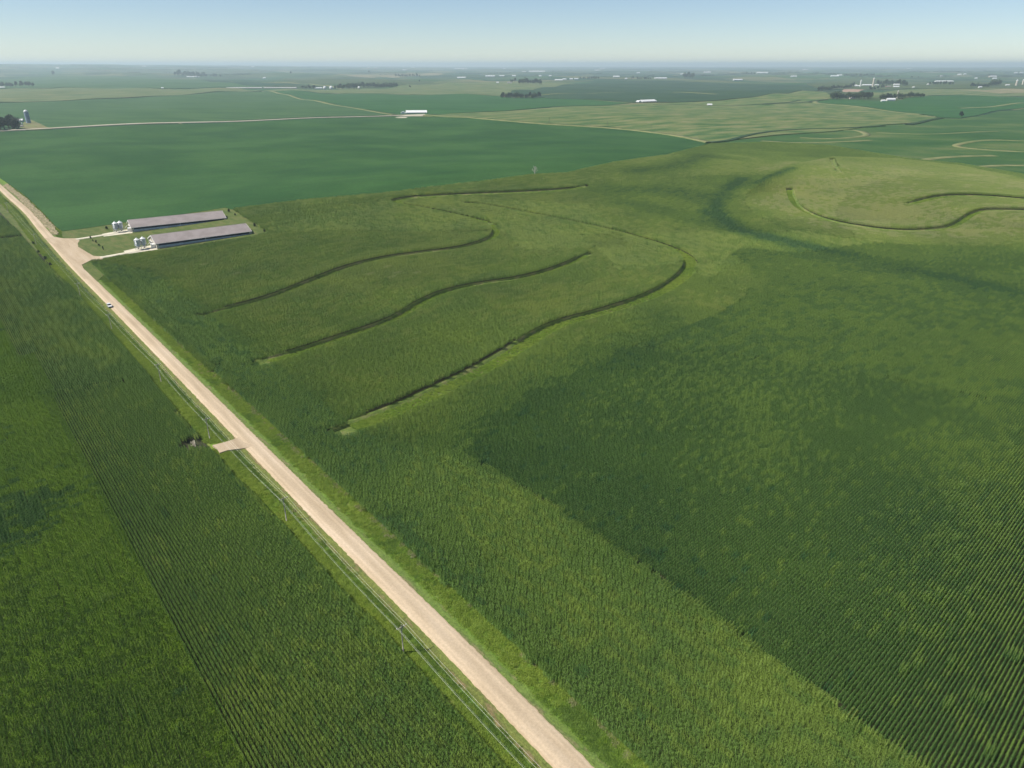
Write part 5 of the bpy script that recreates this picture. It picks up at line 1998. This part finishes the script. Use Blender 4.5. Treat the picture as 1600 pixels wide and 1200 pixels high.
# ------------------------------------------------------------------ the car
def build_car(xy, rz):
    o = thing('car', 'silver white car driving along the gravel road towards the camera', 'car', xy, .76, rz)
    # x forward; lower body from cross-sections (x, half width, bottom, top)
    secs = [(-2.35, .80, .45, .95), (-2.25, .90, .32, 1.02), (-1.2, .95, .28, 1.06), (0, .96, .26, 1.06), (.95, .95, .28, 1.04), (1.9, .90, .32, .95), (2.25, .80, .38, .86), (2.35, .66, .45, .74)]
    mb = MB()
    vs, fs = [], []
    for x, hw, z0, z1 in secs:
        vs += [(x, -hw * .94, z0), (x, hw * .94, z0), (x, hw, (z0 + z1) / 2), (x, hw * .9, z1), (x, -hw * .9, z1), (x, -hw, (z0 + z1) / 2)]
    n = 6
    for i in range(len(secs) - 1):
        for k in range(n):
            fs.append((i * n + k, i * n + (k + 1) % n, (i + 1) * n + (k + 1) % n, (i + 1) * n + k))
    fs += [tuple(range(n)), tuple(reversed(range((len(secs) - 1) * n, len(secs) * n)))]
    MB().add(vs, [tuple(reversed(f)) for f in fs]).build('body', M['car_paint'], o)
    # cabin
    def frus(x0, x1, X0, X1, w0, w1, z0, z1):
        return ([(x0, -w0, z0), (x1, -w0, z0), (x1, w0, z0), (x0, w0, z0), (X0, -w1, z1), (X1, -w1, z1), (X1, w1, z1), (X0, w1, z1)],
                [(0, 3, 2, 1), (4, 5, 6, 7), (0, 1, 5, 4), (1, 2, 6, 5), (2, 3, 7, 6), (3, 0, 4, 7)])
    MB().add(*frus(-2.15, .95, -1.85, .15, .86, .70, 1.0, 1.66)).build('cabin', M['car_paint'], o)
    MB().add(*frus(-1.9, .2, -1.75, .05, .69, .64, 1.663, 1.72)).build('roof', M['car_paint'], o)
    MB().add([(.94, -.76, 1.07), (.94, .76, 1.07), (.20, .64, 1.62), (.20, -.64, 1.62), (.965, -.76, 1.08), (.965, .76, 1.08), (.225, .64, 1.63), (.225, -.64, 1.63)],
             [(4, 5, 6, 7), (0, 3, 2, 1), (0, 1, 5, 4), (2, 3, 7, 6), (1, 2, 6, 5), (3, 0, 4, 7)]).build('windshield', M['glass'], o)
    MB().add([(-2.15, -.74, 1.1), (-2.15, .74, 1.1), (-1.9, .64, 1.58), (-1.9, -.64, 1.58)], [(0, 3, 2, 1)]).build('rear_window', M['glass'], o)
    for s_ in (-1, 1):
        for x0, x1, X0, X1 in ((-1.95, -1.15, -1.75, -1.1), (-1.08, -.25, -1.03, -.27), (-.18, .72, -.20, .12)):
            y0, y1 = s_ * .868, s_ * .725
            f = [(x0, y0, 1.08), (x1, y0, 1.08), (X1, y1, 1.58), (X0, y1, 1.58)]
            MB().add(f, [(0, 1, 2, 3) if s_ < 0 else (3, 2, 1, 0)]).build('side_window', M['glass'], o)
        for x in (-1.45, 1.42):
            wl = MB().lathe([(.34, -.11), (.36, -.06), (.36, .06), (.34, .11)], 18).build('wheel', M['tyre'], o)
            wl.matrix_local = Matrix.Translation((x, s_ * .86, .36)) @ Matrix.Rotation(math.pi / 2, 4, 'X')
            rm = MB().lathe([(.22, -.115), (.22, .115)], 14).build('rim', M['rim'], wl)
        MB().box(2.20, 2.34, *sorted((s_ * .45, s_ * .74)), .66, .80).build('headlight', M['lamp_glass'], o)
        MB().box(-2.37, -2.26, *sorted((s_ * .55, s_ * .78)), .78, .95).build('tail_light', M['red'], o)
        MB().box(.62, .80, *sorted((s_ * .93, s_ * 1.12)), 1.08, 1.22).build('wing_mirror', M['car_dark'], o)
    MB().box(2.30, 2.385, -.42, .42, .48, .74).build('grille', M['car_dark'], o)
    MB().box(2.26, 2.40, -.74, .74, .33, .46).build('bumper', M['car_dark'], o)
    MB().box(2.39, 2.41, -.26, .26, .50, .60).build('number_plate', M['plate'], o)
    MB().box(-2.2, 2.2, -.85, .85, .2, .3).build('underbody', M['car_dark'], o)
    return o


cp = cast(171.5, 479.5, .7)
i_ = int(np.argmin(np.hypot(*(ROAD_S - cp).T)))
dr = ROAD_S[i_ - 1] - ROAD_S[i_ + 1]
build_car(cp, math.atan2(dr[1], dr[0]))

# roadside utility poles far off along the edge of the pale field
for px, py, hp, lb in [(858, 193, 9, 'distant utility pole at the lower edge of the pale field, leftmost of three'), (949, 197, 7, 'distant utility pole at the lower edge of the pale field, middle of three'), (1017, 203, 8, 'distant utility pole at the lower edge of the pale field, rightmost of three')]:
    q = cast(px, py)
    o = thing('utility_pole', lb, 'utility pole', q, 0, .6, 'distant poles along the pale field')
    h = hp / pxm(q)
    MB().tube([(0, 0, -.5), (0, 0, h)], [.3, .2], 6).build('post', M['bark'], o)
    MB().box(-1.4, 1.4, -.15, .15, h - .9, h - .6).build('crossarm', M['bark'], o)
